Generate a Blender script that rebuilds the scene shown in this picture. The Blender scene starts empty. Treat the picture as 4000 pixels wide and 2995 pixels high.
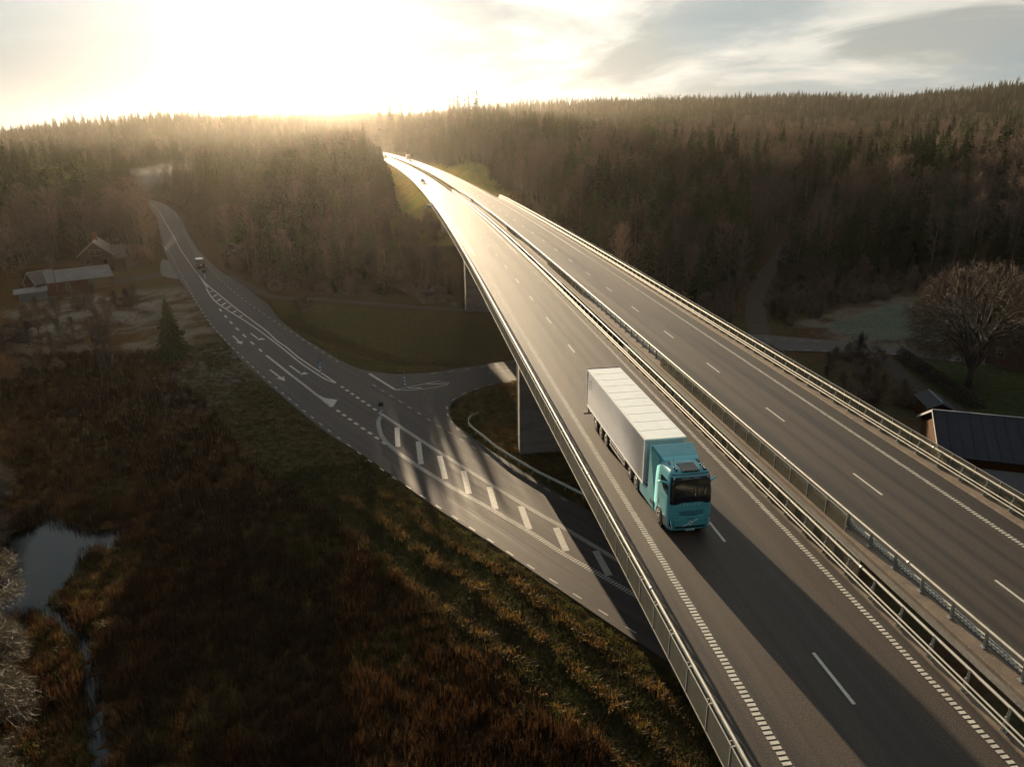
import bpy, bmesh, math, random
import numpy as np
from mathutils import Vector, Matrix, noise as mnoise
from math import radians, sin, cos, tan, pi, sqrt, atan2

S = bpy.context.scene
COL = S.collection
# ------------------------------------------------------------------ camera, sky, sun, exposure
CAMH = 21.39
def camera():
    f, pitch, roll, yaw = 2824.04, 0.33787, -0.0099, 0.14492
    cp, sp = cos(pitch), sin(pitch)
    w = Vector((sin(yaw)*cp, cos(yaw)*cp, -sp))
    r = Vector((cos(yaw), -sin(yaw), 0))
    u = r.cross(w)
    r2 = cos(roll)*r + sin(roll)*u
    u2 = -sin(roll)*r + cos(roll)*u
    cd = bpy.data.cameras.new('camera')
    cd.sensor_fit = 'HORIZONTAL'; cd.sensor_width = 36.0
    cd.lens = f/4000*36.0
    cd.clip_start = 0.5; cd.clip_end = 20000
    o = bpy.data.objects.new('camera', cd); COL.objects.link(o)
    M = Matrix.Identity(4)
    for i in range(3):
        M[i][0] = r2[i]; M[i][1] = u2[i]; M[i][2] = -w[i]
    M[2][3] = CAMH
    o.matrix_world = M
    S.camera = o
camera()
SUN_AZ, SUN_EL = radians(-5.8), radians(7.2)      # azimuth from +Y towards +X
SUN = Vector((sin(SUN_AZ)*cos(SUN_EL), cos(SUN_AZ)*cos(SUN_EL), sin(SUN_EL)))
SUN_STRENGTH, SKY_STRENGTH, EXPOSURE = 5.0, 0.05, 2.05
HAZE_DENSITY, HAZE_G = 0.000023, 0.76
sl = bpy.data.lights.new('sun', 'SUN'); sl.energy = SUN_STRENGTH; sl.angle = radians(0.5)
sl.color = (1.0, 0.77, 0.50)
so = bpy.data.objects.new('sun', sl); COL.objects.link(so)
so.rotation_euler = (-SUN).to_track_quat('-Z', 'Y').to_euler()

def nd(t, kind, x=0, **kw):
    n = t.nodes.new(kind)
    for k, v in kw.items():
        if hasattr(n, k): setattr(n, k, v)
        else: n.inputs[k].default_value = v
    return n
def world():
    w = bpy.data.worlds.new('World'); S.world = w; w.use_nodes = True
    t = w.node_tree; t.nodes.clear(); L = t.links.new
    out = nd(t, 'ShaderNodeOutputWorld'); bg = nd(t, 'ShaderNodeBackground')
    sky = nd(t, 'ShaderNodeTexSky'); sky.sky_type = 'NISHITA'; sky.sun_disc = False
    sky.sun_elevation = SUN_EL; sky.sun_rotation = SUN_AZ
    sky.air_density = 1.0; sky.dust_density = 0.8; sky.ozone_density = 1.0
    geo = nd(t, 'ShaderNodeTexCoord')
    sep = nd(t, 'ShaderNodeSeparateXYZ'); L(geo.outputs['Generated'], sep.inputs[0])
    def m(op, a, b=None, c=None, clamp=False):
        n = nd(t, 'ShaderNodeMath'); n.operation = op; n.use_clamp = clamp
        for i, v in enumerate((a, b, c)):
            if v is None: continue
            if hasattr(v, 'links'): L(v, n.inputs[i])
            else: n.inputs[i].default_value = v
        return n.outputs[0]
    # cloud deck coordinates: the view direction carried up to a flat layer
    zz = m('MAXIMUM', sep.outputs[2], 0.0)
    zz = m('ADD', zz, 0.15)
    cx = m('DIVIDE', sep.outputs[0], zz); cy = m('DIVIDE', sep.outputs[1], zz)
    comb = nd(t, 'ShaderNodeCombineXYZ'); L(cx, comb.inputs[0]); L(cy, comb.inputs[1])
    def cloud(scale, detail, rough, lo, hi, rot, sx, sy, loc=(0,0,0), dist=0.0):
        mp = nd(t, 'ShaderNodeMapping'); L(comb.outputs[0], mp.inputs[0])
        mp.inputs['Rotation'].default_value = (0, 0, rot); mp.inputs['Scale'].default_value = (sx, sy, 1); mp.inputs['Location'].default_value = loc
        n = nd(t, 'ShaderNodeTexNoise'); L(mp.outputs[0], n.inputs['Vector'])
        n.inputs['Scale'].default_value = scale; n.inputs['Detail'].default_value = detail; n.inputs['Roughness'].default_value = rough; n.inputs['Distortion'].default_value = dist
        r = nd(t, 'ShaderNodeMapRange'); r.interpolation_type = 'SMOOTHSTEP'; L(n.outputs[0], r.inputs[0])
        r.inputs[1].default_value = lo; r.inputs[2].default_value = hi
        return r.outputs[0]
    # sun proximity
    vm = nd(t, 'ShaderNodeVectorMath'); vm.operation = 'DOT_PRODUCT'; L(geo.outputs['Generated'], vm.inputs[0]); vm.inputs[1].default_value = Vector((sin(radians(-8.5))*cos(radians(8.5)), cos(radians(-8.5))*cos(radians(8.5)), sin(radians(8.5))))
    d = m('MAXIMUM', vm.outputs['Value'], 0.0)
    wide = m('POWER', d, 14.0); aur = m('POWER', d, 60.0); core = m('POWER', d, 600.0)
    # thick broken clouds, mostly to the right; thin veil to the left
    side = nd(t, 'ShaderNodeMapRange'); side.interpolation_type = 'SMOOTHSTEP'; L(sep.outputs[0], side.inputs[0]); side.inputs[1].default_value = -0.05; side.inputs[2].default_value = 0.14
    c1 = cloud(0.8, 9.0, 0.52, 0.38, 0.55, 0.25, 1.0, 0.75, CL1, 0.35)
    c2 = cloud(3.0, 8.0, 0.6, 0.45, 0.75, 0.5, 1.0, 1.2, (9.1, 2.2, 0))
    veil = cloud(0.5, 5.0, 0.6, 0.35, 0.75, -0.35, 0.5, 1.3, (2.0, 5.0, 1.0))
    thick = m('MULTIPLY', m('ADD', m('MULTIPLY', c1, 0.85), m('MULTIPLY', c2, 0.3)), side.outputs[0], clamp=True)
    def col(c):
        n = nd(t, 'ShaderNodeRGB'); n.outputs[0].default_value = (*c, 1); return n.outputs[0]
    def mix(f, a, b, mode='MIX'):
        n = nd(t, 'ShaderNodeMix'); n.data_type = 'RGBA'; n.blend_type = mode
        for s, v in ((n.inputs[0], f), (n.inputs[6], a), (n.inputs[7], b)):
            if hasattr(v, 'links'): L(v, s)
            else: s.default_value = v
        return n.outputs[2]
    def mul(c, v):
        n = nd(t, 'ShaderNodeVectorMath'); n.operation = 'SCALE'
        if hasattr(c, 'links'): L(c, n.inputs[0])
        else: n.inputs[0].default_value = c
        if hasattr(v, 'links'): L(v, n.inputs['Scale'])
        else: n.inputs['Scale'].default_value = v
        return n.outputs[0]
    def add(a, b):
        n = nd(t, 'ShaderNodeVectorMath'); n.operation = 'ADD'; L(a, n.inputs[0]); L(b, n.inputs[1]); return n.outputs[0]
    base = mix(0.99, sky.outputs[0], mul((0.93, 1.10, 1.14), m('ADD', 1.75, m('MULTIPLY', sep.outputs[2], 1.5))))
    # thin high cloud scattering the low sun forward: aureole
    glow = add(mul((1.0, 0.96, 0.86), m('MULTIPLY', wide, AUR[0])), mul((1.0, 0.95, 0.85), m('ADD', m('MULTIPLY', aur, AUR[1]), m('MULTIPLY', core, AUR[2]))))
    vl = mul((1.0, 0.93, 0.84), m('MULTIPLY', veil, m('ADD', m('MULTIPLY', wide, VEIL[0]), VEIL[1])))
    clear = add(add(base, glow), vl)
    # cloud bodies: grey where thick, bright rims where thin
    dens = cloud(1.05, 10.0, 0.55, 0.40, 0.62, 0.25, 1.0, 0.8, CL2, 0.5)
    lit = mul((1.0, 0.96, 0.84), m('ADD', m('MULTIPLY', wide, CLD[0]), CLD[1]))
    dark = mul((0.95, 0.97, 0.89), m('ADD', m('MULTIPLY', wide, CLD[2]), CLD[3]))
    cc = mix(dens, lit, dark)
    final = mix(m('MULTIPLY', thick, 0.93), clear, cc)
    # the sky is brightest round the low sun and darkens towards the zenith and the far side
    dm = nd(t, 'ShaderNodeMapRange'); dm.interpolation_type = 'SMOOTHSTEP'; L(vm.outputs['Value'], dm.inputs[0]); dm.inputs[1].default_value = 0.0; dm.inputs[2].default_value = 0.80; dm.inputs[3].default_value = 0.50; dm.inputs[4].default_value = 1.0
    final = mul(final, dm.outputs[0])
    L(final, bg.inputs[0]); bg.inputs[1].default_value = SKY_STRENGTH
    L(bg.outputs[0], out.inputs[0])
CL1, CL2 = (4.3, 1.7, 0), (4.9, 3.1, 0)
AUR = (0.35, 1.6, 6.0); VEIL = (0.7, 0.3); CLD = (5.0, 4.2, 1.7, 2.3)
world()
vs = S.view_settings
vs.view_transform = 'Standard'; vs.look = 'None'; vs.exposure = EXPOSURE; vs.gamma = 1.0; vs.use_curve_mapping = False
cy = S.cycles
cy.use_denoising = True
try: cy.denoiser = 'OPENIMAGEDENOISE'
except Exception: pass
cy.max_bounces = 5; cy.diffuse_bounces = 2; cy.glossy_bounces = 3; cy.transmission_bounces = 3; cy.transparent_max_bounces = 8; cy.volume_bounces = 0
cy.use_adaptive_sampling = True; cy.adaptive_threshold = 0.015
cy.sample_clamp_indirect = 4.0
cy.caustics_reflective = False; cy.caustics_refractive = False
S.render.use_motion_blur = False

# ------------------------------------------------------------------ helpers
rnd = random.Random(7)
def tag(o, label=None, cat=None, group=None, kind=None):
    if label: o['label'] = label
    if cat: o['category'] = cat
    if group: o['group'] = group
    if kind: o['kind'] = kind
    return o
def empty(name, loc=(0,0,0), rz=0.0, label=None, cat=None, group=None, parent=None):
    o = bpy.data.objects.new(name, None); COL.objects.link(o); o.empty_display_size = 0.2
    o.location = loc; o.rotation_euler = (0, 0, rz)
    if parent is not None: o.parent = parent
    return tag(o, label, cat, group)
def clean(name): return name
class MB:
    def __init__(s): s.v = []; s.f = []; s.m = []; s.uv = {}; s.mi = 0; s.sm = []; s.smooth = False
    def face(s, idx): s.f.append(tuple(idx)); s.m.append(s.mi); s.sm.append(s.smooth)
    def poly(s, pts):
        b = len(s.v); s.v += [tuple(p) for p in pts]; s.face(range(b, b+len(pts))); return s
    def box(s, c, d, rz=0.0, taper=1.0):
        cx, cy_, cz = c; dx, dy, dz = d[0]/2, d[1]/2, d[2]/2
        b = len(s.v); ca, sa = cos(rz), sin(rz)
        for z, k in ((-dz, 1.0), (dz, taper)):
            for x, y in ((-dx,-dy),(dx,-dy),(dx,dy),(-dx,dy)):
                x, y = x*k, y*k
                s.v.append((cx+x*ca-y*sa, cy_+x*sa+y*ca, cz+z))
        for q in ((3,2,1,0),(4,5,6,7),(0,1,5,4),(1,2,6,5),(2,3,7,6),(3,0,4,7)): s.face([b+i for i in q])
        return s
    def bb(s, x0, x1, y0, y1, z0, z1): return s.box(((x0+x1)/2,(y0+y1)/2,(z0+z1)/2),(abs(x1-x0),abs(y1-y0),abs(z1-z0)))
    def hexa(s, p):      # eight points: bottom 4 ccw, top 4 ccw
        b = len(s.v); s.v += [tuple(q) for q in p]
        for q in ((3,2,1,0),(4,5,6,7),(0,1,5,4),(1,2,6,5),(2,3,7,6),(3,0,4,7)): s.face([b+i for i in q])
        return s
    def tube(s, pts, r, n=8, caps=True, r1=None):
        pts = [Vector(p) for p in pts]; b = len(s.v); N = len(pts)
        osm = s.smooth; s.smooth = True
        prev = None
        for i, p in enumerate(pts):
            t = (pts[min(i+1, N-1)] - pts[max(i-1, 0)]).normalized()
            a = Vector((0,0,1)) if abs(t.z) < .9 else Vector((1,0,0))
            u = t.cross(a).normalized() if prev is None else (prev - t*prev.dot(t)).normalized()
            prev = u; w = t.cross(u)
            rr = r if r1 is None else r + (r1-r)*i/(N-1)
            for k in range(n):
                a_ = 2*pi*k/n; s.v.append(tuple(p + u*cos(a_)*rr + w*sin(a_)*rr))
        for i in range(N-1):
            for k in range(n):
                s.face((b+i*n+k, b+i*n+(k+1)%n, b+(i+1)*n+(k+1)%n, b+(i+1)*n+k))
        s.smooth = False
        if caps:
            s.face([b+k for k in range(n)][::-1]); s.face([b+(N-1)*n+k for k in range(n)])
        s.smooth = osm
        return s
    def prism(s, prof, axis, a0, a1):   # prof = 2D points; axis 'x','y','z'
        def P(u, v, a): return {'x': (a,u,v), 'y': (u,a,v), 'z': (u,v,a)}[axis]
        b = len(s.v); n = len(prof)
        s.v += [P(u,v,a0) for u,v in prof] + [P(u,v,a1) for u,v in prof]
        for i in range(n): s.face((b+i, b+(i+1)%n, b+n+(i+1)%n, b+n+i))
        s.face([b+i for i in range(n)][::-1]); s.face([b+n+i for i in range(n)])
        return s
    def lathe(s, prof, c=(0,0,0), axis='z', n=16):
        b = len(s.v); m = len(prof); osm = s.smooth; s.smooth = True
        for r, h in prof:
            for k in range(n):
                a = 2*pi*k/n; x, y = r*cos(a), r*sin(a)
                p = {'z': (x,y,h), 'x': (h,x,y), 'y': (x,h,y)}[axis]
                s.v.append((c[0]+p[0], c[1]+p[1], c[2]+p[2]))
        for i in range(m-1):
            for k in range(n): s.face((b+i*n+k, b+i*n+(k+1)%n, b+(i+1)*n+(k+1)%n, b+(i+1)*n+k))
        s.smooth = False
        s.face([b+k for k in range(n)][::-1]); s.face([b+(m-1)*n+k for k in range(n)])
        s.smooth = osm
        return s
    def mesh(s, name, mats):
        me = bpy.data.meshes.new(name)
        me.from_pydata(s.v, [], s.f)
        if not isinstance(mats, (list, tuple)): mats = [mats]
        for m_ in mats: me.materials.append(m_)
        if len(mats) > 1: me.polygons.foreach_set('material_index', s.m)
        me.polygons.foreach_set('use_smooth', s.sm)
        me.validate(); me.update()
        return me
    def build(s, name, mats, parent=None, loc=None, rz=None, bevel=0.0, fixn=True):
        me = s.mesh(name, mats)
        if fixn or bevel:
            bm = bmesh.new(); bm.from_mesh(me)
            if fixn: bmesh.ops.recalc_face_normals(bm, faces=bm.faces)
            if bevel:
                es = [e for e in bm.edges if len(e.link_faces) == 2 and e.calc_face_angle(0) > 0.5]
                bmesh.ops.bevel(bm, geom=es, offset=bevel, segments=2, affect='EDGES', profile=0.6)
                for f in bm.faces: f.smooth = f.smooth
            bm.to_mesh(me); bm.free()
        o = bpy.data.objects.new(name, me); COL.objects.link(o)
        if parent is not None: o.parent = parent
        if loc is not None: o.location = loc
        if rz is not None: o.rotation_euler = (0,0,rz)
        return o

def mat(name, col=(.5,.5,.5), rough=.6, metal=0.0, noise=None, bump=None, spec=0.5, transl=None, coat=0.0, alpha=1.0, var=0.0, coord='Object', emit=None, noise2=None):
    m = bpy.data.materials.new(name); m.use_nodes = True; t = m.node_tree; L = t.links.new
    b = t.nodes['Principled BSDF']; out = t.nodes['Material Output']
    b.inputs['Base Color'].default_value = (*col, 1); b.inputs['Roughness'].default_value = rough
    b.inputs['Metallic'].default_value = metal; b.inputs['Specular IOR Level'].default_value = spec
    b.inputs['Coat Weight'].default_value = coat; b.inputs['Coat Roughness'].default_value = .08
    b.inputs['Alpha'].default_value = alpha
    tc = nd(t, 'ShaderNodeTexCoord')
    c = None
    def mixc(f, a, bb_, mode='MIX'):
        n = nd(t, 'ShaderNodeMix'); n.data_type = 'RGBA'; n.blend_type = mode
        for s_, v in ((n.inputs[0], f), (n.inputs[6], a), (n.inputs[7], bb_)):
            if hasattr(v, 'links'): L(v, s_)
            elif isinstance(v, tuple): s_.default_value = (*v, 1) if len(v) == 3 else v
            else: s_.default_value = v
        return n.outputs[2]
    cur = (*col, 1)
    for nz in (noise, noise2):
        if nz:
            sc, col2, lo, hi = nz[:4]
            n = nd(t, 'ShaderNodeTexNoise'); n.inputs['Scale'].default_value = sc; n.inputs['Detail'].default_value = 6.0; n.inputs['Roughness'].default_value = .6
            if len(nz) > 4:
                mp = nd(t, 'ShaderNodeMapping'); mp.inputs['Scale'].default_value = nz[4]; L(tc.outputs[coord], mp.inputs[0]); L(mp.outputs[0], n.inputs['Vector'])
            else: L(tc.outputs[coord], n.inputs['Vector'])
            r = nd(t, 'ShaderNodeMapRange'); L(n.outputs[0], r.inputs[0]); r.inputs[1].default_value = lo; r.inputs[2].default_value = hi
            cur = mixc(r.outputs[0], cur, (*col2, 1))
    if var:
        oi = nd(t, 'ShaderNodeObjectInfo'); r = nd(t, 'ShaderNodeMapRange'); L(oi.outputs['Random'], r.inputs[0]); r.inputs[3].default_value = 1-var; r.inputs[4].default_value = 1+var
        hs = nd(t, 'ShaderNodeHueSaturation'); L(r.outputs[0], hs.inputs['Value'])
        if hasattr(cur, 'links'): L(cur, hs.inputs['Color'])
        else: hs.inputs['Color'].default_value = cur
        cur = hs.outputs[0]
    if hasattr(cur, 'links'): L(cur, b.inputs['Base Color'])
    if bump:
        n = nd(t, 'ShaderNodeTexNoise'); n.inputs['Scale'].default_value = bump[0]; n.inputs['Detail'].default_value = 5.0
        if len(bump) > 2:
            mp = nd(t, 'ShaderNodeMapping'); mp.inputs['Scale'].default_value = bump[2]; L(tc.outputs[coord], mp.inputs[0]); L(mp.outputs[0], n.inputs['Vector'])
        else: L(tc.outputs[coord], n.inputs['Vector'])
        bp = nd(t, 'ShaderNodeBump'); bp.inputs['Strength'].default_value = 1.0; bp.inputs['Distance'].default_value = bump[1]
        L(n.outputs[0], bp.inputs['Height']); L(bp.outputs[0], b.inputs['Normal'])
    if transl:
        tr = nd(t, 'ShaderNodeBsdfTranslucent')
        if hasattr(cur, 'links'):
            tcx = mixc(1.0, cur, (*transl[1], 1), 'MULTIPLY'); L(tcx, tr.inputs[0])
        else: tr.inputs[0].default_value = (col[0]*transl[1][0], col[1]*transl[1][1], col[2]*transl[1][2], 1)
        ms = nd(t, 'ShaderNodeMixShader'); ms.inputs[0].default_value = transl[0]
        L(b.outputs[0], ms.inputs[1]); L(tr.outputs[0], ms.inputs[2]); L(ms.outputs[0], out.inputs[0])
    if emit:
        b.inputs['Emission Color'].default_value = (*emit[0], 1); b.inputs['Emission Strength'].default_value = emit[1]
    return m

# ------------------------------------------------------------------ curve of the motorway, valley floor, distances
def cv(y): return (y-100)**2/10000.0 if y > 100 else 0.0
def G(x, y):
    t = np.clip((y-.5*x-90)/240, 0, 1); return -15+8*t*t*(3-2*t)
def Gs(x, y): return float(G(x, y))
def dist_poly(X, Y, pts, closed=False):
    d = np.full(X.shape, 1e9)
    n = len(pts)
    for i in range(n if closed else n-1):
        ax, ay = pts[i]; bx, by = pts[(i+1) % n]
        vx, vy = bx-ax, by-ay; L2 = vx*vx+vy*vy+1e-9
        t = np.clip(((X-ax)*vx+(Y-ay)*vy)/L2, 0, 1)
        d = np.minimum(d, np.hypot(X-ax-t*vx, Y-ay-t*vy))
    return d
def inside(X, Y, pts):
    r = np.zeros(X.shape, bool); n = len(pts); j = n-1
    for i in range(n):
        xi, yi = pts[i]; xj, yj = pts[j]
        c = ((yi > Y) != (yj > Y)) & (X < (xj-xi)*(Y-yi)/((yj-yi) if yj != yi else 1e-9)+xi)
        r ^= c; j = i
    return r
def sdf(X, Y, pts): return np.where(inside(X, Y, pts), -1, 1)*dist_poly(X, Y, pts, True)
def sstep(a, b, x):
    t = np.clip((x-a)/(b-a), 0, 1); return t*t*(3-2*t)
def vnoise(X, Y, sc, seed=0):
    x = X/sc+seed*17.3; y = Y/sc+seed*9.1
    xi = np.floor(x).astype(np.int64); yi = np.floor(y).astype(np.int64); fx = x-xi; fy = y-yi
    fx = fx*fx*(3-2*fx); fy = fy*fy*(3-2*fy)
    def h(a, b):
        n = (a*374761393 + b*668265263 + seed*1274126177) & 0x7fffffff
        n = ((n ^ (n >> 13)) * 1274126177) & 0x7fffffff
        return ((n ^ (n >> 16)) & 0xffff)/65535.0
    return (h(xi,yi)*(1-fx)+h(xi+1,yi)*fx)*(1-fy)+(h(xi,yi+1)*(1-fx)+h(xi+1,yi+1)*fx)*fy
def fbm(X, Y, sc, seed=0, o=4):
    a = 0; w = 1; tw = 0
    for k in range(o):
        a = a + w*vnoise(X, Y, sc/2**k, seed+k); tw += w; w *= .5
    return a/tw
# ------------------------------------------------------------------ surveyed plan

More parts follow.
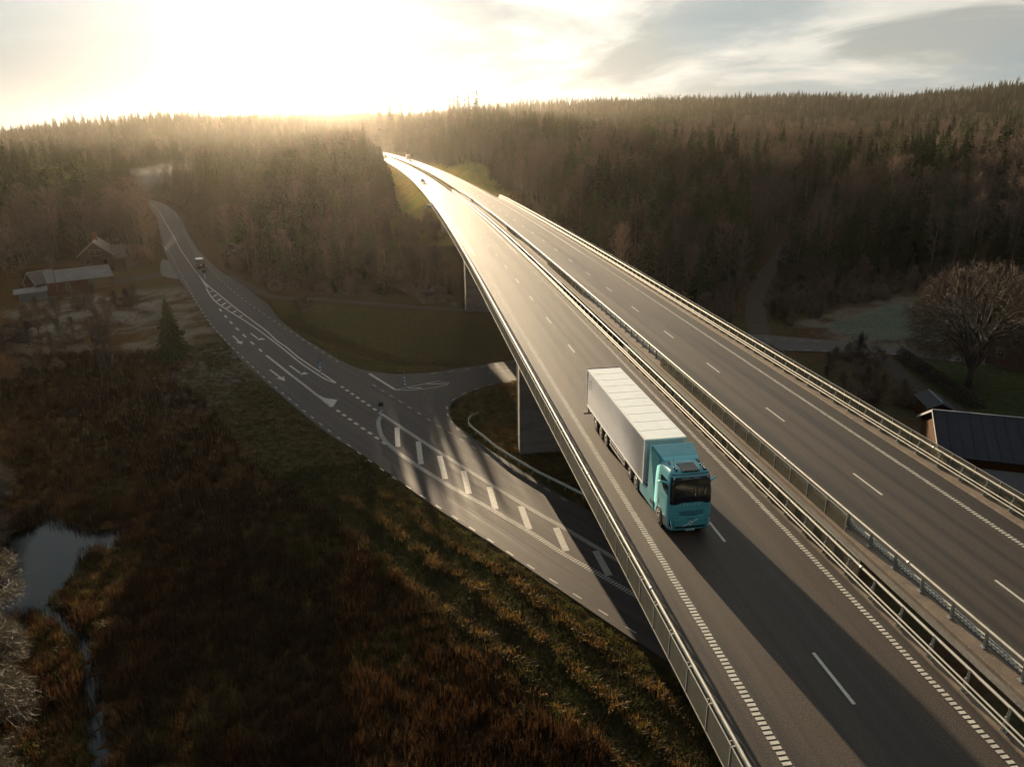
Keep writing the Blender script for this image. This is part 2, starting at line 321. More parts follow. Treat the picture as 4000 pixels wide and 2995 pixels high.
D={'edgeL':[(-113.68,354.13),(-97.51,307.14),(-90.32,288.7),(-84.05,270.56),(-76.17,245.44),(-68.01,219.78),(-61.89,201.97),(-56.89,188.4),(-53.42,179.54),(-48.46,168.08),(-44.16,157.5),(-40.05,147.77),(-36.99,139.47),(-31.74,128.71),(-28.35,120.67),(-20.75,105.79),(-15.2,95.11),(-9.79,85.08),(-6.89,81.23),(-3.15,74.91),(0.13,68.47),(3.04,63.61),(6.92,57.66),(9.14,53.75),(11.48,49.84),(13.38,46.55),(16.47,41.43),(18.32,38.59)],
'edgeR':[(-114.38,359.01),(-105.97,344.9),(-98.64,330.47),(-86.93,301.24),(-76.49,272.04),(-69.99,251.5),(-63.02,230.41),(-56.52,211.97),(-50.82,198.64),(-45.09,185.77),(-37.56,172.43),(-32.22,161.41),(-28.61,154.4),(-26.05,145.9),(-22.24,137.32),(-19.18,131.18),(-15.39,124.36),(-10.74,115.84),(-7.59,112.18),(-0.84,98.54),(4.81,89.15),(6.11,85.22),(7.99,80.53),(9.5,77.55),(11.56,73.02),(14.65,66.56),(17,62.69),(18.98,58.83)],
'brT':[(-10.74,115.84),(-7.59,112.18),(-4.04,109.88),(-1.16,109.23),(3.22,109.47),(8.84,111.25),(16.79,113.71)],
'brB':[(7.93,80.01),(6.06,84.62),(4.81,89.15),(4.72,92.55),(5.26,95.77),(7.26,98.61),(10.32,101.8),(15.54,103.75)],
'rT':[(64.25,121.59),(70.21,118.24),(79.38,113.17),(84.6,108.94),(92.3,102.38)],
'rB':[(59.94,112.9),(62.34,111.42),(75.71,107.53),(81.96,104.86),(89.55,99.04)],
'rdash':[(63.78,118.48),(66.49,117.67),(69.17,116.68),(71.78,115.47),(74.51,114.06)],
'layby':[(-62.77,199.75),(-61.71,194.8),(-58.87,185.07),(-57.53,182.16),(-56.08,180.69),(-53.2,178.71),(-56.18,187.37),(-60.65,199.09),(-62.74,200.87)],
'track':[(-42.53,181.76),(-37.81,173.75),(-33.1,166.67),(-30.89,162.9),(-28.22,160.75),(-24.12,159.28),(-20.52,159.16),(-11.46,155.57),(-0.45,151.09),(11.68,147.15),(15.55,145.92)],
'rtrack':[(63.18,117.65),(68.6,131.96),(77.92,151.02),(92.37,174.62),(108.48,196.13),(128.93,219.42)],
'rdrive':[(77.06,106.47),(76.92,103.33),(74.62,95.77),(73.07,89.02),(72.15,80.99),(72.8,73.95)],
'hedge':[(80.59,104.23),(79.17,99.28),(76.66,88.38),(75.48,81.02)],
'field':[(78.97,125.19),(86.12,129.25),(101.63,138.35),(111.32,140.64),(122.05,141.15),(98.39,111.88),(89.98,112.29),(80.64,115.13),(79.06,120.13)],
'fpost':[(79.46,116.15),(81.53,114.97),(82.71,113.4),(85.48,111.79),(87.74,110.72)],
'meadow':[(-30.64,161.31),(-24.95,158.2),(-19.42,155.52),(-11.35,153.45),(-0.47,149.72),(13.63,144.91),(18.02,134.81),(17.07,115.57),(9,113.04),(0.79,110.74),(-4.1,111),(-7.67,113.1),(-11.25,117.57),(-16.75,127.43),(-20.94,135.52),(-25.02,143.62),(-27.91,154.09)],
'ldrive':[(-68.04,179.53),(-62.74,181.51),(-58.06,184.07)],
'mL':[(-70.36,224.83),(-67.09,217.67),(-64.04,211.02),(-57.5,193.48),(-52.15,179.49),(-47.06,165.57),(-41.56,151.22),(-36.97,140.25),(-31.85,129.26),(-23.71,112.79),(-21.28,108.05),(-18.75,103.15),(-16.15,98.17),(-13.55,93.3),(-10.92,88.27),(-8.15,83.26),(-5.4,78.26),(-2.55,73.31),(9.24,54.18),(10.76,51.77),(12.31,49.4),(13.8,46.99),(15.36,44.6),(16.8,42.32)],
'lane':[(-24.18,121.87),(-21.25,116.27),(-18.32,110.56),(-16.17,106.52),(-14.45,103.1),(-13.15,100.62),(-11.27,96.77)],
'tri':[(-13.68,102.03),(-12.62,100.54),(-10.74,99.51),(-11.17,96.76)],
'blkA':[(-10.54,95.54),(-9.61,93.84),(-8.73,92.19),(-7.85,90.58),(-6.86,88.76),(-5.94,87.06),(-5.02,85.37),(-4.1,83.64)],
'blkB':[(-10.59,105.1),(-9.81,103.58),(-8.97,101.97),(-8.11,100.3),(-7.29,98.68),(-6.44,97.08),(-5.56,95.36),(-4.69,93.69)],
'blkC':[(-38.32,152.48),(-36.26,147.57),(-34.41,143.29),(-32.45,138.93),(-30.36,134.51),(-28.18,129.94),(-25.93,125.5)],
'goreA':[(-4.21,92.81),(-4.56,91.86),(-4.74,90.79),(-4.7,89.17),(-4.34,86.01),(-3.62,83.45),(-2.11,79.97),(0.33,75.52),(3.5,70.19),(7.46,64.26),(10.2,59.88),(12.7,55.4),(15.05,51.84),(17.17,48.49),(18.97,45.74)],
'goreB':[(-4.21,92.81),(-1.31,87.01),(2.32,80.11),(5.53,74.24),(8.39,69.01),(10.96,64.32),(13.91,59.56),(15.49,56.78),(17.24,53.65),(18.79,51)],
'chev':[[(-2.3,87.96),(-2.2,81.8)],[(0.3,83.01),(0.45,76.45)],[(2.69,78.36),(2.99,72.21)],[(5.15,73.94),(5.25,68.37)],[(7.58,69.51),(7.62,64.62)],[(10.24,64.8),(10.33,60.21)],[(12.93,60.09),(13.02,55.92)],[(15.64,55.49),(15.83,51.55)]],
'rd':[(-5.89,105.18),(-4.64,102.69),(-2.04,97.73),(-0.81,95.27),(0.46,92.83),(1.69,90.35),(2.97,87.74),(4.3,85.23),(5.56,82.74),(6.87,80.16),(8.23,77.68),(9.55,75.16),(10.91,72.85),(12.32,70.26),(13.65,67.84),(15.03,65.29),(16.4,62.84)],
're':[(4.56,94.37),(4.41,92.03),(4.66,89.45),(5.16,87.04),(5.95,84.24),(6.96,81.64)],
'dblU':[(-45.72,173.78),(-44.72,171.58),(-40.22,162.76),(-35.19,152.79),(-30.75,144.36),(-26.26,135.94),(-21.86,127.1),(-23.01,128.43),(-19.21,121.02),(-15.62,114.39),(-13.88,111.25),(-11.54,106.88)],
'dblL':[(-44.74,169.48),(-42.38,162.91),(-40.04,157.47),(-35.74,150.07),(-31.87,143.82),(-28.16,137.31),(-23.47,128.34),(-22.14,125.68),(-17.97,117.01),(-15.08,111.86),(-13.69,109.28),(-12.55,107.44),(-11.52,106.67)],
'gbar':[[(-43.3,166.61),(-42.87,167.31)],[(-41.69,162.24),(-41.31,163.93)],[(-40.08,158.35),(-39.7,160.57)],[(-38.44,155.03),(-38.04,157.32)],[(-36.94,152.44),(-36.54,154.6)],[(-35.05,149.34),(-34.7,150.88)],[(-33.17,146.32),(-32.79,147.14)]],
'gtri':[(-50.41,184.85),(-45.83,174.22),(-44.51,171.56),(-44.84,169.9)],
'arrS':[[(-31.96,133.76),(-29.32,128.35)],[(-22.41,114.38),(-19.24,108.59)]],
'arrT':[[(-29.06,135.06),(-27.17,131.48),(-25.98,130.91)],[(-19.58,116.06),(-17.37,111.95),(-16.4,111.6)]],
'mR':[(-69.86,247.73),(-60.13,218.69),(-53.57,201.54),(-50.25,193.14),(-47.51,186.86),(-44.09,179.05),(-39.57,169.16),(-36.3,162.49),(-32.4,154.7),(-29.68,149.57),(-26.42,143.64),(-23.11,137.41),(-20.9,133.35),(-18.4,128.86),(-20.72,133.19),(-18.31,128.72),(-15.85,124.16),(-13.43,119.71),(-12.19,117.31),(-10.98,115.02)],
'ctr':[(-79.46,262.94),(-69.17,234.7),(-62.12,214.77),(-56.44,199.96),(-50.56,185.05)],
'ctr2':[(-108.26,341.44),(-93.14,302.78),(-79.46,262.94)],
'brline':[(-6.65,110.33),(-2.65,102.57)],
'island':[(-2.65,102.21),(-1.21,103.07),(0.87,103.89),(3.73,105.21),(5.52,104.29),(5.17,103.29),(2.9,102.34),(0.14,101.89)],
'ibar':[[(2.07,104.29),(5.13,103.8)],[(-0.67,102.9),(1.32,102.59)]],
'btop':[(2.95,108.85),(5.59,109.36),(8.23,110.03),(10.83,111.03),(13.59,111.89),(16.09,112.72),(18.91,113.79)],
'bbot':[(5.48,96.67),(6.81,98.69),(8.67,100.36),(11.54,102.28),(15.23,103.23)],
'bctr':[(11.81,107.55),(16.09,108.95),(20.04,109.9)],
'rail':[(8.74,91.28),(7.88,90.01),(7.11,88.48),(6.85,87.18),(6.98,85.59),(8.62,81.12),(9.59,78.2),(11.43,74.46),(13.04,71.4),(15.01,68.26),(17.2,64.76),(18.53,62.42)],
'signs':[(-13.88,111.05),(-1.12,102.68),(-4,91.12),(-46.34,176.54)],
'house':[(-80.41,192.79),(-74.12,194.54)],
'barnbase':[(-66.05,173.45),(-74.67,165.57)],
'shedL':[(-80.66,166.71),(-76.09,166.81)],
'shedR':[(-69.31,189.18)],
'trees':{'spruce':(-39.78,124.14)
,'bush':(-48.95,119.37)
,'round':(-68.82,142.84)
,'oak':(80.41,88.74)
,'shrubR':(73.97,101.83)
,'shrubR2':(83.1,105.38)
,'bushmid':(-21.25,149.3)
,'lefttree':(-61.16,112.49)
,'tarp':(-80.55,157.94)
,'c1':(-69.9,201.22)
,'willow':(-29.92,44.74)
,'pole1':(-75.18,147.82)
,'pole2':(-74.54,164.73)
,'birchside':(-65.29,200.99)},'pond':[(-39.58,71.91),(-38.82,73.75),(-36.01,71.8),(-33.07,69.88),(-30.92,70),(-29.24,67.87),(-29.94,65.37),(-32.19,65.32),(-31.88,62.47),(-32,59.89),(-32.66,57.92),(-33.44,56.41),(-34.02,54.64),(-37.94,59.81),(-41.22,69.85)],
'greens':[(-12.15,65.49),(-27.1,41.79),(-30.34,58.57),(-35.27,75.75)]}
# ------------------------------------------------------------------ ground plan (metres, surveyed from the road geometry)
D['mR'] = sorted(D['mR'], key=lambda p: -p[1]); D['dblU'] = sorted(D['dblU'], key=lambda p: -p[1])
ROADL = [(-165,384),(-150,379),(-136,374),(-124,366)] + D['edgeL'] + [(22,32),(27,22.5),(36,6),(46,-12)]
ROADR = [(-166,392),(-150,387),(-134,382),(-121,372)] + D['edgeR'] + [(22,53),(27,44),(36,28),(46,12)]
BRT = D['brT'] + [(25,116.6),(38,119.5),(50,121.8),(60,122.4)] + D['rT'] + [(110,89),(130,72)]
BRB = D['brB'] + [(24,106.5),(36,110),(48,112.6)] + D['rB'] + [(106,86),(126,68)]
HP = [(-40,0,-15.2),(-60,40,-15.3),(-25,40,-15.3),(0,20,-15.2),(30,0,-15),(-100,60,-15),(-45,70,-15.3),(-60,110,-14.8),(-30,95,-15),(0,80,-15),(15,100,-15),
 (40,100,-15),(60,60,-15),(80,90,-15),(100,60,-15),(130,90,-14.5),(110,140,-13.6),(40,40,-15),(12,146,-14.6),(0,140,-14.5),(-20,140,-13.6),(-50,190,-10.8),(-85,200,-10.8),
 (-80,170,-12),(-107,320,-7.4),(-80,255,-9.5),(-140,180,-11),(-120,120,-13.5),(4,200,-9),(8,222,-3),(28,225,-6),(28,180,-11),(45,150,-13),(-6,180,-10.5),(-30,185,-12.3),(-20,215,-9),(-45,220,-10),
 (-35,250,-9),(-65,270,-9),(-65,310,-8),(-20,300,-5),(-50,350,-7),(-40,420,-4),(-18,500,1),(-100,400,-6),(-90,480,-4),(-60,600,0),(-150,500,-5),(-75,900,6),(-150,890,2),(-30,760,6),
 (-145,580,-3),(-205,565,-3),(-250,540,-5),(-330,560,-9),(-400,500,-12),(-150,330,-7),(-190,330,-6),(-120,400,-5),(-250,400,-8),(-160,250,-9),(-230,280,-9),(-100,225,-10.5),(-400,200,-12),(-300,0,-15),
 (38,250,-3),(45,262,-7),(58,255,-8),(55,300,-6),(60,150,-13),(62,190,-12),(108,190,-11),(90,250,-3),(90,300,0),(150,250,-1),(120,380,-4),(200,330,-4),(60,400,2),(40,350,0),
 (60,500,9),(110,560,11),(70,650,16),(40,740,16),(10,860,25),(180,500,1),(250,500,3),(330,450,3),(150,680,8),(250,680,4),(350,650,2),(450,600,2),(60,850,22),(130,850,14),(230,860,10),(320,880,9),(450,800,8),(600,680,8),
 (170,200,-6),(230,230,2),(300,300,2),(160,150,-10),(220,130,-8),(300,150,-2),(400,300,8),(200,60,-13),(300,0,-10),(450,100,0),(0,-60,-15),(200,-60,-14),(-200,-60,-15),
 (-700,600,-10),(-800,0,-12),(800,500,15),(800,0,5)]
for a_, r_h, z_ in ((-33,2500,-8),(-29,2300,-4),(-25.5,1300,3),(-22,1300,15),(-18,1300,22),(-14.5,1300,30),(-12,1500,20),(-9,2000,44),(-5.5,2000,46),(-5.5,1300,16),(-2,1500,22),(3,1600,30),(7,1700,44),(10,1700,50),(14,1700,56),(20,1700,60),(25,1700,62),(30,1700,63),(36,1700,66),(42,1700,70),(50,1700,70),
                    (20,1250,24),(30,1250,24),(40,1250,28),(10,1250,24),(-14,950,4),(-20,950,0),(-26,950,-5),(8,2400,30),(25,2500,40),(42,2500,45),(-20,2300,0),(-8,2600,10)):
    HP.append((r_h*sin(radians(a_)), r_h*cos(radians(a_)), z_))
HP = np.array(HP, float)
def tps_fit(P, lam=25.0):
    n = len(P); A = np.zeros((n+3, n+3)); sc = 100.0
    x, y = P[:,0]/sc, P[:,1]/sc
    r2 = (x[:,None]-x[None])**2+(y[:,None]-y[None])**2
    A[:n,:n] = .5*r2*np.log(r2+1e-12); A[:n,:n] += np.eye(n)*lam*1e-3
    A[:n,n] = 1; A[:n,n+1] = x; A[:n,n+2] = y; A[n:,:n] = A[:n,n:].T
    return np.linalg.solve(A, np.concatenate([P[:,2], [0,0,0]]))
TW = tps_fit(HP)
def tps(X, Y):
    sc = 100.0; sh = X.shape; x = X.ravel()/sc; y = Y.ravel()/sc; out = np.zeros(len(x))
    for i in range(len(HP)):
        r2 = (x-HP[i,0]/sc)**2+(y-HP[i,1]/sc)**2
        out += TW[i]*.5*r2*np.log(r2+1e-12)
    n = len(HP); out += TW[n]+TW[n+1]*x+TW[n+2]*y
    return out.reshape(sh)
STREAMS = [[(-32,57),(-27,52),(-24.5,47),(-22.5,42),(-20,36),(-18,30),(-16,24),(-12,15)],
           [(-30,70),(-26,71),(-23,69),(-21,66)]]
DITCH = [[(a[0]-6.5, a[1]-2.5) for a in D['edgeL'] if a[1] < 125], [(-24,146),(-19,138),(-13,129),(-7,121),(-1,116.5),(8,114.8)]]
def terrain_h(X, Y, fine=True):
    far = sstep(2500, 3200, np.hypot(X, Y))
    H = tps(np.clip(X,-1900,1900), np.clip(Y,-100,2600))
    H = H*(1-far) + far*(14*fbm(X, Y, 700, 3)+10*fbm(X+500, Y, 1500, 8)-6)
    H = H+(1-far)*sstep(230, 420, Y)*(34*(fbm(X, Y, 260, 91, 3)-.5)*sstep(300, 520, np.hypot(X+20, Y))+sstep(900, 1300, Y)*22*(fbm(X, Y, 300, 97, 3)-.5)+5*(fbm(X, Y, 40, 93, 2)-.5))
    # valley floor
    g = G(X, Y)
    vmask = 1-sstep(30, 75, np.where(Y < 160, 0, Y-160)*1.2 + np.maximum(0, -X-95)*.5 + np.maximum(0, X-90)*.9)
    H = H*(1-vmask)+np.minimum(H, g+.2)*vmask
    H = np.where(Y < 135, np.minimum(H, -12.5+np.maximum(0, X-100)*.08+np.maximum(0, -X-100)*.05), H)
    # motorway embankment and cutting
    c = np.where(Y > 100, (Y-100)**2/10000.0, 0)
    u = X+c
    lat = np.maximum(0, np.maximum(9.2-u, u-35.2))
    emb = -0.12-lat*.52-np.maximum(0, 233-Y)*.62
    H = np.where((Y > 150) & (Y < 1150), np.maximum(H, emb), H)
    cut = -0.12+np.maximum(0, lat-2)*.42
    wf = 1-sstep(950, 1200, Y)
    H = np.where(Y > 226, H*(1-wf)+np.minimum(H, cut)*wf, H)
    # roads: the ground is level with and just under them
    rd = np.minimum(dist_poly(X, Y, ROADL), dist_poly(X, Y, ROADR))
    poly = ROADL+ROADR[::-1]
    rd = np.where(inside(X, Y, poly), 0, rd)
    bp = BRT+BRB[::-1]
    bd = np.where(inside(X, Y, bp), 0, dist_poly(X, Y, bp, True))
    rd = np.minimum(rd, bd); rd = np.minimum(rd, np.maximum(0, dist_poly(X, Y, D['layby'], True)-1)); rd = np.where(inside(X, Y, D['layby']), 0, rd)
    tr = np.minimum(dist_poly(X, Y, D['track']), dist_poly(X, Y, D['rtrack']))
    m = 1-sstep(1.0, 9.0, rd)
    H = H*(1-m)+(g-.10)*m
    m = 1-sstep(2.0, 7.0, tr)
    gt = np.where(X > 60, np.minimum(H, g+.5+np.maximum(0, Y-150)*.03), g)
    H = H*(1-m)+(gt-.06)*m
    # verge falls off to the marsh, mown swathes run along the road
    left = (X < 40) & (Y < 150)
    dl = dist_poly(X, Y, ROADL)
    sgn = np.where(inside(X, Y, poly) | (X > 60), 0, 1)
    side = 1-inside(X, Y, [(60,-60)]+ROADR[::-1][:-6]+[(200,200)])
    vm = sgn*np.where((Y < 150), 1, 0)*np.where(inside(X, Y, ROADL+[(60,-100),(-200,-100),(-200,360)]), 1, 0)
    H = H - vm*1.0*sstep(2.5, 16, dl)
    if fine:
        rid = np.abs((dl+2.2*fbm(X, Y, 9, 41)+1.0*fbm(X, Y, 2.0, 42)) % 3.0-1.5)/1.5
        H = H + vm*.13*(1-rid)**4*sstep(2.5, 5, dl)*(1-sstep(9, 12, dl))*(1-sstep(62, 85, Y))
        H = H + (.16*(fbm(X, Y, 2.2, 5)-.5)+.5*(fbm(X, Y, 11, 9)-.5))*sstep(1.5, 6, np.minimum(rd, tr+1))*np.where(Y > 500, 0, 1)*np.where((lat < 1) & (Y > 226), 0, 1)
    marsh = vm*sstep(15, 19, dl)
    H = H + marsh*(.55*(fbm(X, Y, 6.0, 15)-.45)+.35*(fbm(X, Y, 1.6, 22)-.5))*(1 if fine else 0)
    H = H - np.where(Y > 190, 0, 1)*4*sstep(0, 1, 0)
    for dp in DITCH[1:]:
        H = H-.7*(1-sstep(.3, 2.2, dist_poly(X, Y, dp)))
    pd = sdf(X, Y, D['pond'])+1.4*(fbm(X, Y, 3.0, 33)-.5)
    H = H-1.1*(1-sstep(-.8, .8, pd))
    for st in STREAMS:
        H = H-.85*(1-sstep(.0, .8, dist_poly(X, Y, st)+.9*(fbm(X, Y, 1.7, 35)-.5)))
    return H
def axis(segs):
    out = [segs[0][0]]
    for a, b, s0, s1 in segs:
        p = a; s_ = s0
        while p < b-1e-6:
            f = (p-a)/(b-a); s_ = s0+(s1-s0)*f; p = min(b, p+s_); out.append(p)
    return np.array(out)
xs = axis([(-3400,-1500,500,60),(-1500,-400,60,16),(-400,-140,16,5),(-140,-75,4,1.6),(-75,-42,1.5,.8),(-42,24,.8,.8),(24,60,1.4,1.4),(60,120,1.4,2),(120,400,3,12),(400,1500,14,50),(1500,3400,60,400)])
ys = axis([(-900,-60,300,30),(-60,16,10,2),(16,80,.8,.8),(80,130,.9,1.1),(130,230,1.3,2.2),(230,330,2.2,5),(330,900,5,14),(900,2300,16,40),(2300,3600,50,300)])
XX, YY = np.meshgrid(xs, ys)
HH = terrain_h(XX, YY)
def hgt(x, y):
    x = np.atleast_1d(np.asarray(x, float)); y = np.atleast_1d(np.asarray(y, float))
    i = np.clip(np.searchsorted(xs, x)-1, 0, len(xs)-2); j = np.clip(np.searchsorted(ys, y)-1, 0, len(ys)-2)
    fx = (x-xs[i])/(xs[i+1]-xs[i]); fy = (y-ys[j])/(ys[j+1]-ys[j])
    return (HH[j,i]*(1-fx)+HH[j,i+1]*fx)*(1-fy)+(HH[j+1,i]*(1-fx)+HH[j+1,i+1]*fx)*fy
def h1(x, y): return float(hgt(x, y)[0])
def ground_colour(X, Y):
    c = np.zeros(X.shape+(3,))
    def put(mask, col):
        mask = mask[..., None]; c[:] = c*(1-mask)+np.array(col)*mask
    n1 = fbm(X, Y, 14, 51); n2 = fbm(X, Y, 3, 52); n3 = fbm(X, Y, 40, 53)
    c[:] = (.036,.026,.015)                                            # forest litter
    put(.5*sstep(.4,.7,n1), (.022,.024,.011))
    left = inside(X, Y, [(-200,0),(-200,205),(-66,205)]+D['edgeL'][6:]+[(40,-60),(-200,-60)])
    put(np.where(left, 1., 0.), (.062,.034,.014))                    # brown marsh and rough
    put(np.where(left, .8, 0.)*sstep(.45,.7,n1), (.034,.020,.011))
    put(np.where(left, .6, 0.)*sstep(.55,.75,n2)*sstep(.5,.6,n3), (.05,.055,.016))
    dl = dist_poly(X, Y, ROADL)
    verge = np.where(left, 1, 0)*(1-sstep(8, 12, dl))
    put(verge*.9, (.050,.038,.018)); put(verge*sstep(.45,.65,n2)*.6, (.032,.036,.013))
    frost = np.where(left, 1, 0)*(1-sstep(16, 26, np.hypot((X+50)*.8, Y-150)))*sstep(.35,.6,n2)
    put(frost*.55, (.15,.13,.12))
    frost = np.where(left, 1, 0)*(1-sstep(8, 14, np.hypot((X+33)*1.3, (Y-113)*.8)))*sstep(.35,.65,n2)
    put(frost*.5, (.12,.105,.10))
    fr2 = (1-sstep(8, 20, np.hypot(X+66, (Y-156))))*sstep(.4,.6,n2)*np.where(left,1,0)
    put(fr2*.6, (.17,.15,.14))
    md = 1-sstep(-1.5, 1.5, sdf(X, Y, D['meadow'])+2*(n1-.5))
    put(md, (.046,.036,.016)); put(md*sstep(.4,.7,n1)*.7, (.035,.036,.014)); put(md*sstep(.5,.7,n2)*.5, (.06,.042,.02))
    put((1-sstep(.5, 2.6, dist_poly(X, Y, DITCH[1])))*.8, (.03,.02,.012))
    inn = inside(X, Y, [(4.8,89),(4.7,92.5),(7.2,98.6),(15.5,103.7),(40,110),(40,60),(19,59),(11.5,73),(8,80.5)])
    put(np.where(inn, .9, 0.), (.048,.050,.018)); put(np.where(inn, .7, 0.)*sstep(.45,.7,n2), (.07,.045,.02))
    right = (X > 36) & (Y < 165)
    put(np.where(right, 1., 0.), (.045,.030,.018)); put(np.where(right, .6, 0.)*sstep(.4,.7,n2), (.035,.038,.02))
    fd = 1-sstep(-.6, .6, sdf(X, Y, D['field']))
    put(fd, (.060,.072,.052)); put(fd*.35*sstep(.4,.6,n1), (.085,.092,.075)); put(fd*.4*sstep(.5,.7,n2), (.05,.055,.036))
    edge = (1-sstep(1, 4, np.abs(sdf(X, Y, D['field'])-2)))*np.where(right,1,0)
    put(edge*.6*sstep(.3,.6,n2), (.12,.10,.085))
    lawn = 1-sstep(0, 3, sdf(X, Y, [(77,97),(76,84),(77,76),(100,70),(120,80),(110,100),(90,104)]))
    put(lawn*.9, (.03,.038,.017))
    cc = np.where(Y > 100, (Y-100)**2/10000.0, 0); u = X+cc
    lat = np.maximum(0, np.maximum(9.2-u, u-35.2))
    em = np.where(Y > 205, 1, 0)*(1-sstep(13, 19, lat))*np.where(u > 20, 1, (1-sstep(9, 14, lat)))
    em = em*(1-sstep(420, 560, Y))
    put(em, (.20,.145,.045)); put(em*.75*sstep(.42,.62,n2), (.12,.10,.028)); put(em*.5*sstep(.5,.7,n1), (.10,.13,.03))
    put(np.where((u > 21.3) & (u < 23.1) & (Y > 232), 1., 0.), (.09,.055,.028))
    return c
def build_terrain():
    ny, nx = XX.shape
    co = np.stack([XX, YY, HH], -1).reshape(-1, 3)
    idx = np.arange(nx*ny).reshape(ny, nx)
    q = np.stack([idx[:-1,:-1], idx[:-1,1:], idx[1:,1:], idx[1:,:-1]], -1).reshape(-1, 4)
    me = bpy.data.meshes.new('ground')
    me.vertices.add(len(co)); me.vertices.foreach_set('co', co.astype(np.float32).ravel())
    me.loops.add(q.size); me.loops.foreach_set('vertex_index', q.astype(np.int32).ravel())
    me.polygons.add(len(q)); me.polygons.foreach_set('loop_start', np.arange(0, q.size, 4, dtype=np.int32)); me.polygons.foreach_set('loop_total', np.full(len(q), 4, np.int32))
    me.update(calc_edges=True); me.validate()
    me.polygons.foreach_set('use_smooth', np.ones(len(q), bool))
    gc = ground_colour(XX, YY).reshape(-1, 3)
    at = me.color_attributes.new('soil', 'FLOAT_COLOR', 'POINT')
    at.data.foreach_set('color', np.concatenate([gc, np.ones((len(gc),1))], 1).astype(np.float32).ravel())
    m = bpy.data.materials.new('ground'); m.use_nodes = True; t = m.node_tree; L = t.links.new
    b = t.nodes['Principled BSDF']; b.inputs['Roughness'].default_value = 1.0; b.inputs['Specular IOR Level'].default_value = 0.0
    a = nd(t, 'ShaderNodeAttribute'); a.attribute_name = 'soil'
    tc = nd(t, 'ShaderNodeTexCoord')
    n = nd(t, 'ShaderNodeTexNoise'); n.inputs['Scale'].default_value = 1.7; n.inputs['Detail'].default_value = 8.0; n.inputs['Roughness'].default_value = .7; L(tc.outputs['Object'], n.inputs['Vector'])
    r = nd(t, 'ShaderNodeMapRange'); L(n.outputs[0], r.inputs[0]); r.inputs[1].default_value = .3; r.inputs[2].default_value = .7; r.inputs[3].default_value = .55; r.inputs[4].default_value = 1.55
    v = nd(t, 'ShaderNodeVectorMath'); v.operation = 'SCALE'; L(a.outputs['Color'], v.inputs[0]); L(r.outputs[0], v.inputs['Scale']); L(v.outputs[0], b.inputs['Base Color'])
    bp = nd(t, 'ShaderNodeBump'); bp.inputs['Distance'].default_value = .12; L(n.outputs[0], bp.inputs['Height']); L(bp.outputs[0], b.inputs['Normal'])
    me.materials.append(m)
    o = bpy.data.objects.new('ground', me); COL.objects.link(o); o['kind'] = 'structure'
    return o
build_terrain()
# water standing in the marsh
wm = mat('marsh_water', (.005,.006,.007), rough=.16, spec=.18, bump=(1.2,.02))
wb = MB(); wb.poly([(-70,-5,-16.55),(-6,-5,-16.55),(-6,90,-16.55),(-70,90,-16.55)])
WATER = wb.build('water', wm); WATER['kind'] = 'structure'

# ------------------------------------------------------------------ asphalt
def asphalt(name, base, speck, warm, lane_sc=None, wet=0.0, rough=.62, spec=.26):
    m = bpy.data.materials.new(name); m.use_nodes = True; t = m.node_tree; L = t.links.new
    b = t.nodes['Principled BSDF']; tc = nd(t, 'ShaderNodeTexCoord')
    def noise(sc, det, src, scale=(1,1,1), rgh=.6):
        mp = nd(t, 'ShaderNodeMapping'); mp.inputs['Scale'].default_value = scale; L(src, mp.inputs[0])
        n = nd(t, 'ShaderNodeTexNoise'); n.inputs['Scale'].default_value = sc; n.inputs['Detail'].default_value = det; n.inputs['Roughness'].default_value = rgh; L(mp.outputs[0], n.inputs['Vector']); return n.outputs[0]
    def mr(v, a, b_, c, d):
        r = nd(t, 'ShaderNodeMapRange'); L(v, r.inputs[0]); r.inputs[1].default_value = a; r.inputs[2].default_value = b_; r.inputs[3].default_value = c; r.inputs[4].default_value = d; return r.outputs[0]
    def mix(f, a, b_):
        n = nd(t, 'ShaderNodeMix'); n.data_type = 'RGBA'
        for s_, v in ((n.inputs[0], f), (n.inputs[6], a), (n.inputs[7], b_)):
            if hasattr(v, 'links'): L(v, s_)
            elif isinstance(v, tuple): s_.default_value = (*v, 1)
            else: s_.default_value = v
        return n.outputs[2]
    ob = tc.outputs['Object']; uv = tc.outputs['UV']
    grain = noise(16.0, 3.0, ob, rgh=.85)
    c = mix(mr(grain, .46, .58, 0, 1), base, speck)
    c = mix(mr(noise(.5, 5, ob), .4, .7, 0, .55), c, warm)
    # along-road streaks: wheel tracks, patches, dirt
    st = noise(1.0, 4.0, uv, (1.05, .012, 1))
    c = mix(mr(st, .42, .60, 0, .75), c, tuple(x*.55 for x in base))
    st2 = noise(1.0, 3.0, uv, (2.3, .03, 1))
    c = mix(mr(st2, .5, .7, 0, .4), c, warm)
    L(c, b.inputs['Base Color'])
    rg = nd(t, 'ShaderNodeMath'); rg.operation = 'ADD'; L(mr(st, .35, .65, rough+.07, rough-.08), rg.inputs[0]); L(mr(st2, .45, .7, 0, -.05-wet), rg.inputs[1])
    L(rg.outputs[0], b.inputs['Roughness']); b.inputs['Specular IOR Level'].default_value = spec
    bp = nd(t, 'ShaderNodeBump'); bp.inputs['Distance'].default_value = .02; bp.inputs['Strength'].default_value = .5; L(grain, bp.inputs['Height']); L(bp.outputs[0], b.inputs['Normal'])
    return m
ASP_MW = asphalt('asphalt_motorway', (.013,.011,.011), (.070,.050,.036), (.034,.022,.015), rough=.60)
ASP_DK = asphalt('asphalt_shoulder', (.016,.014,.014), (.035,.030,.027), (.024,.019,.016), rough=.6)
ASP_LO = asphalt('asphalt_lower', (.040,.036,.039), (.062,.053,.052), (.056,.040,.029), wet=.03, rough=.72, spec=.14)
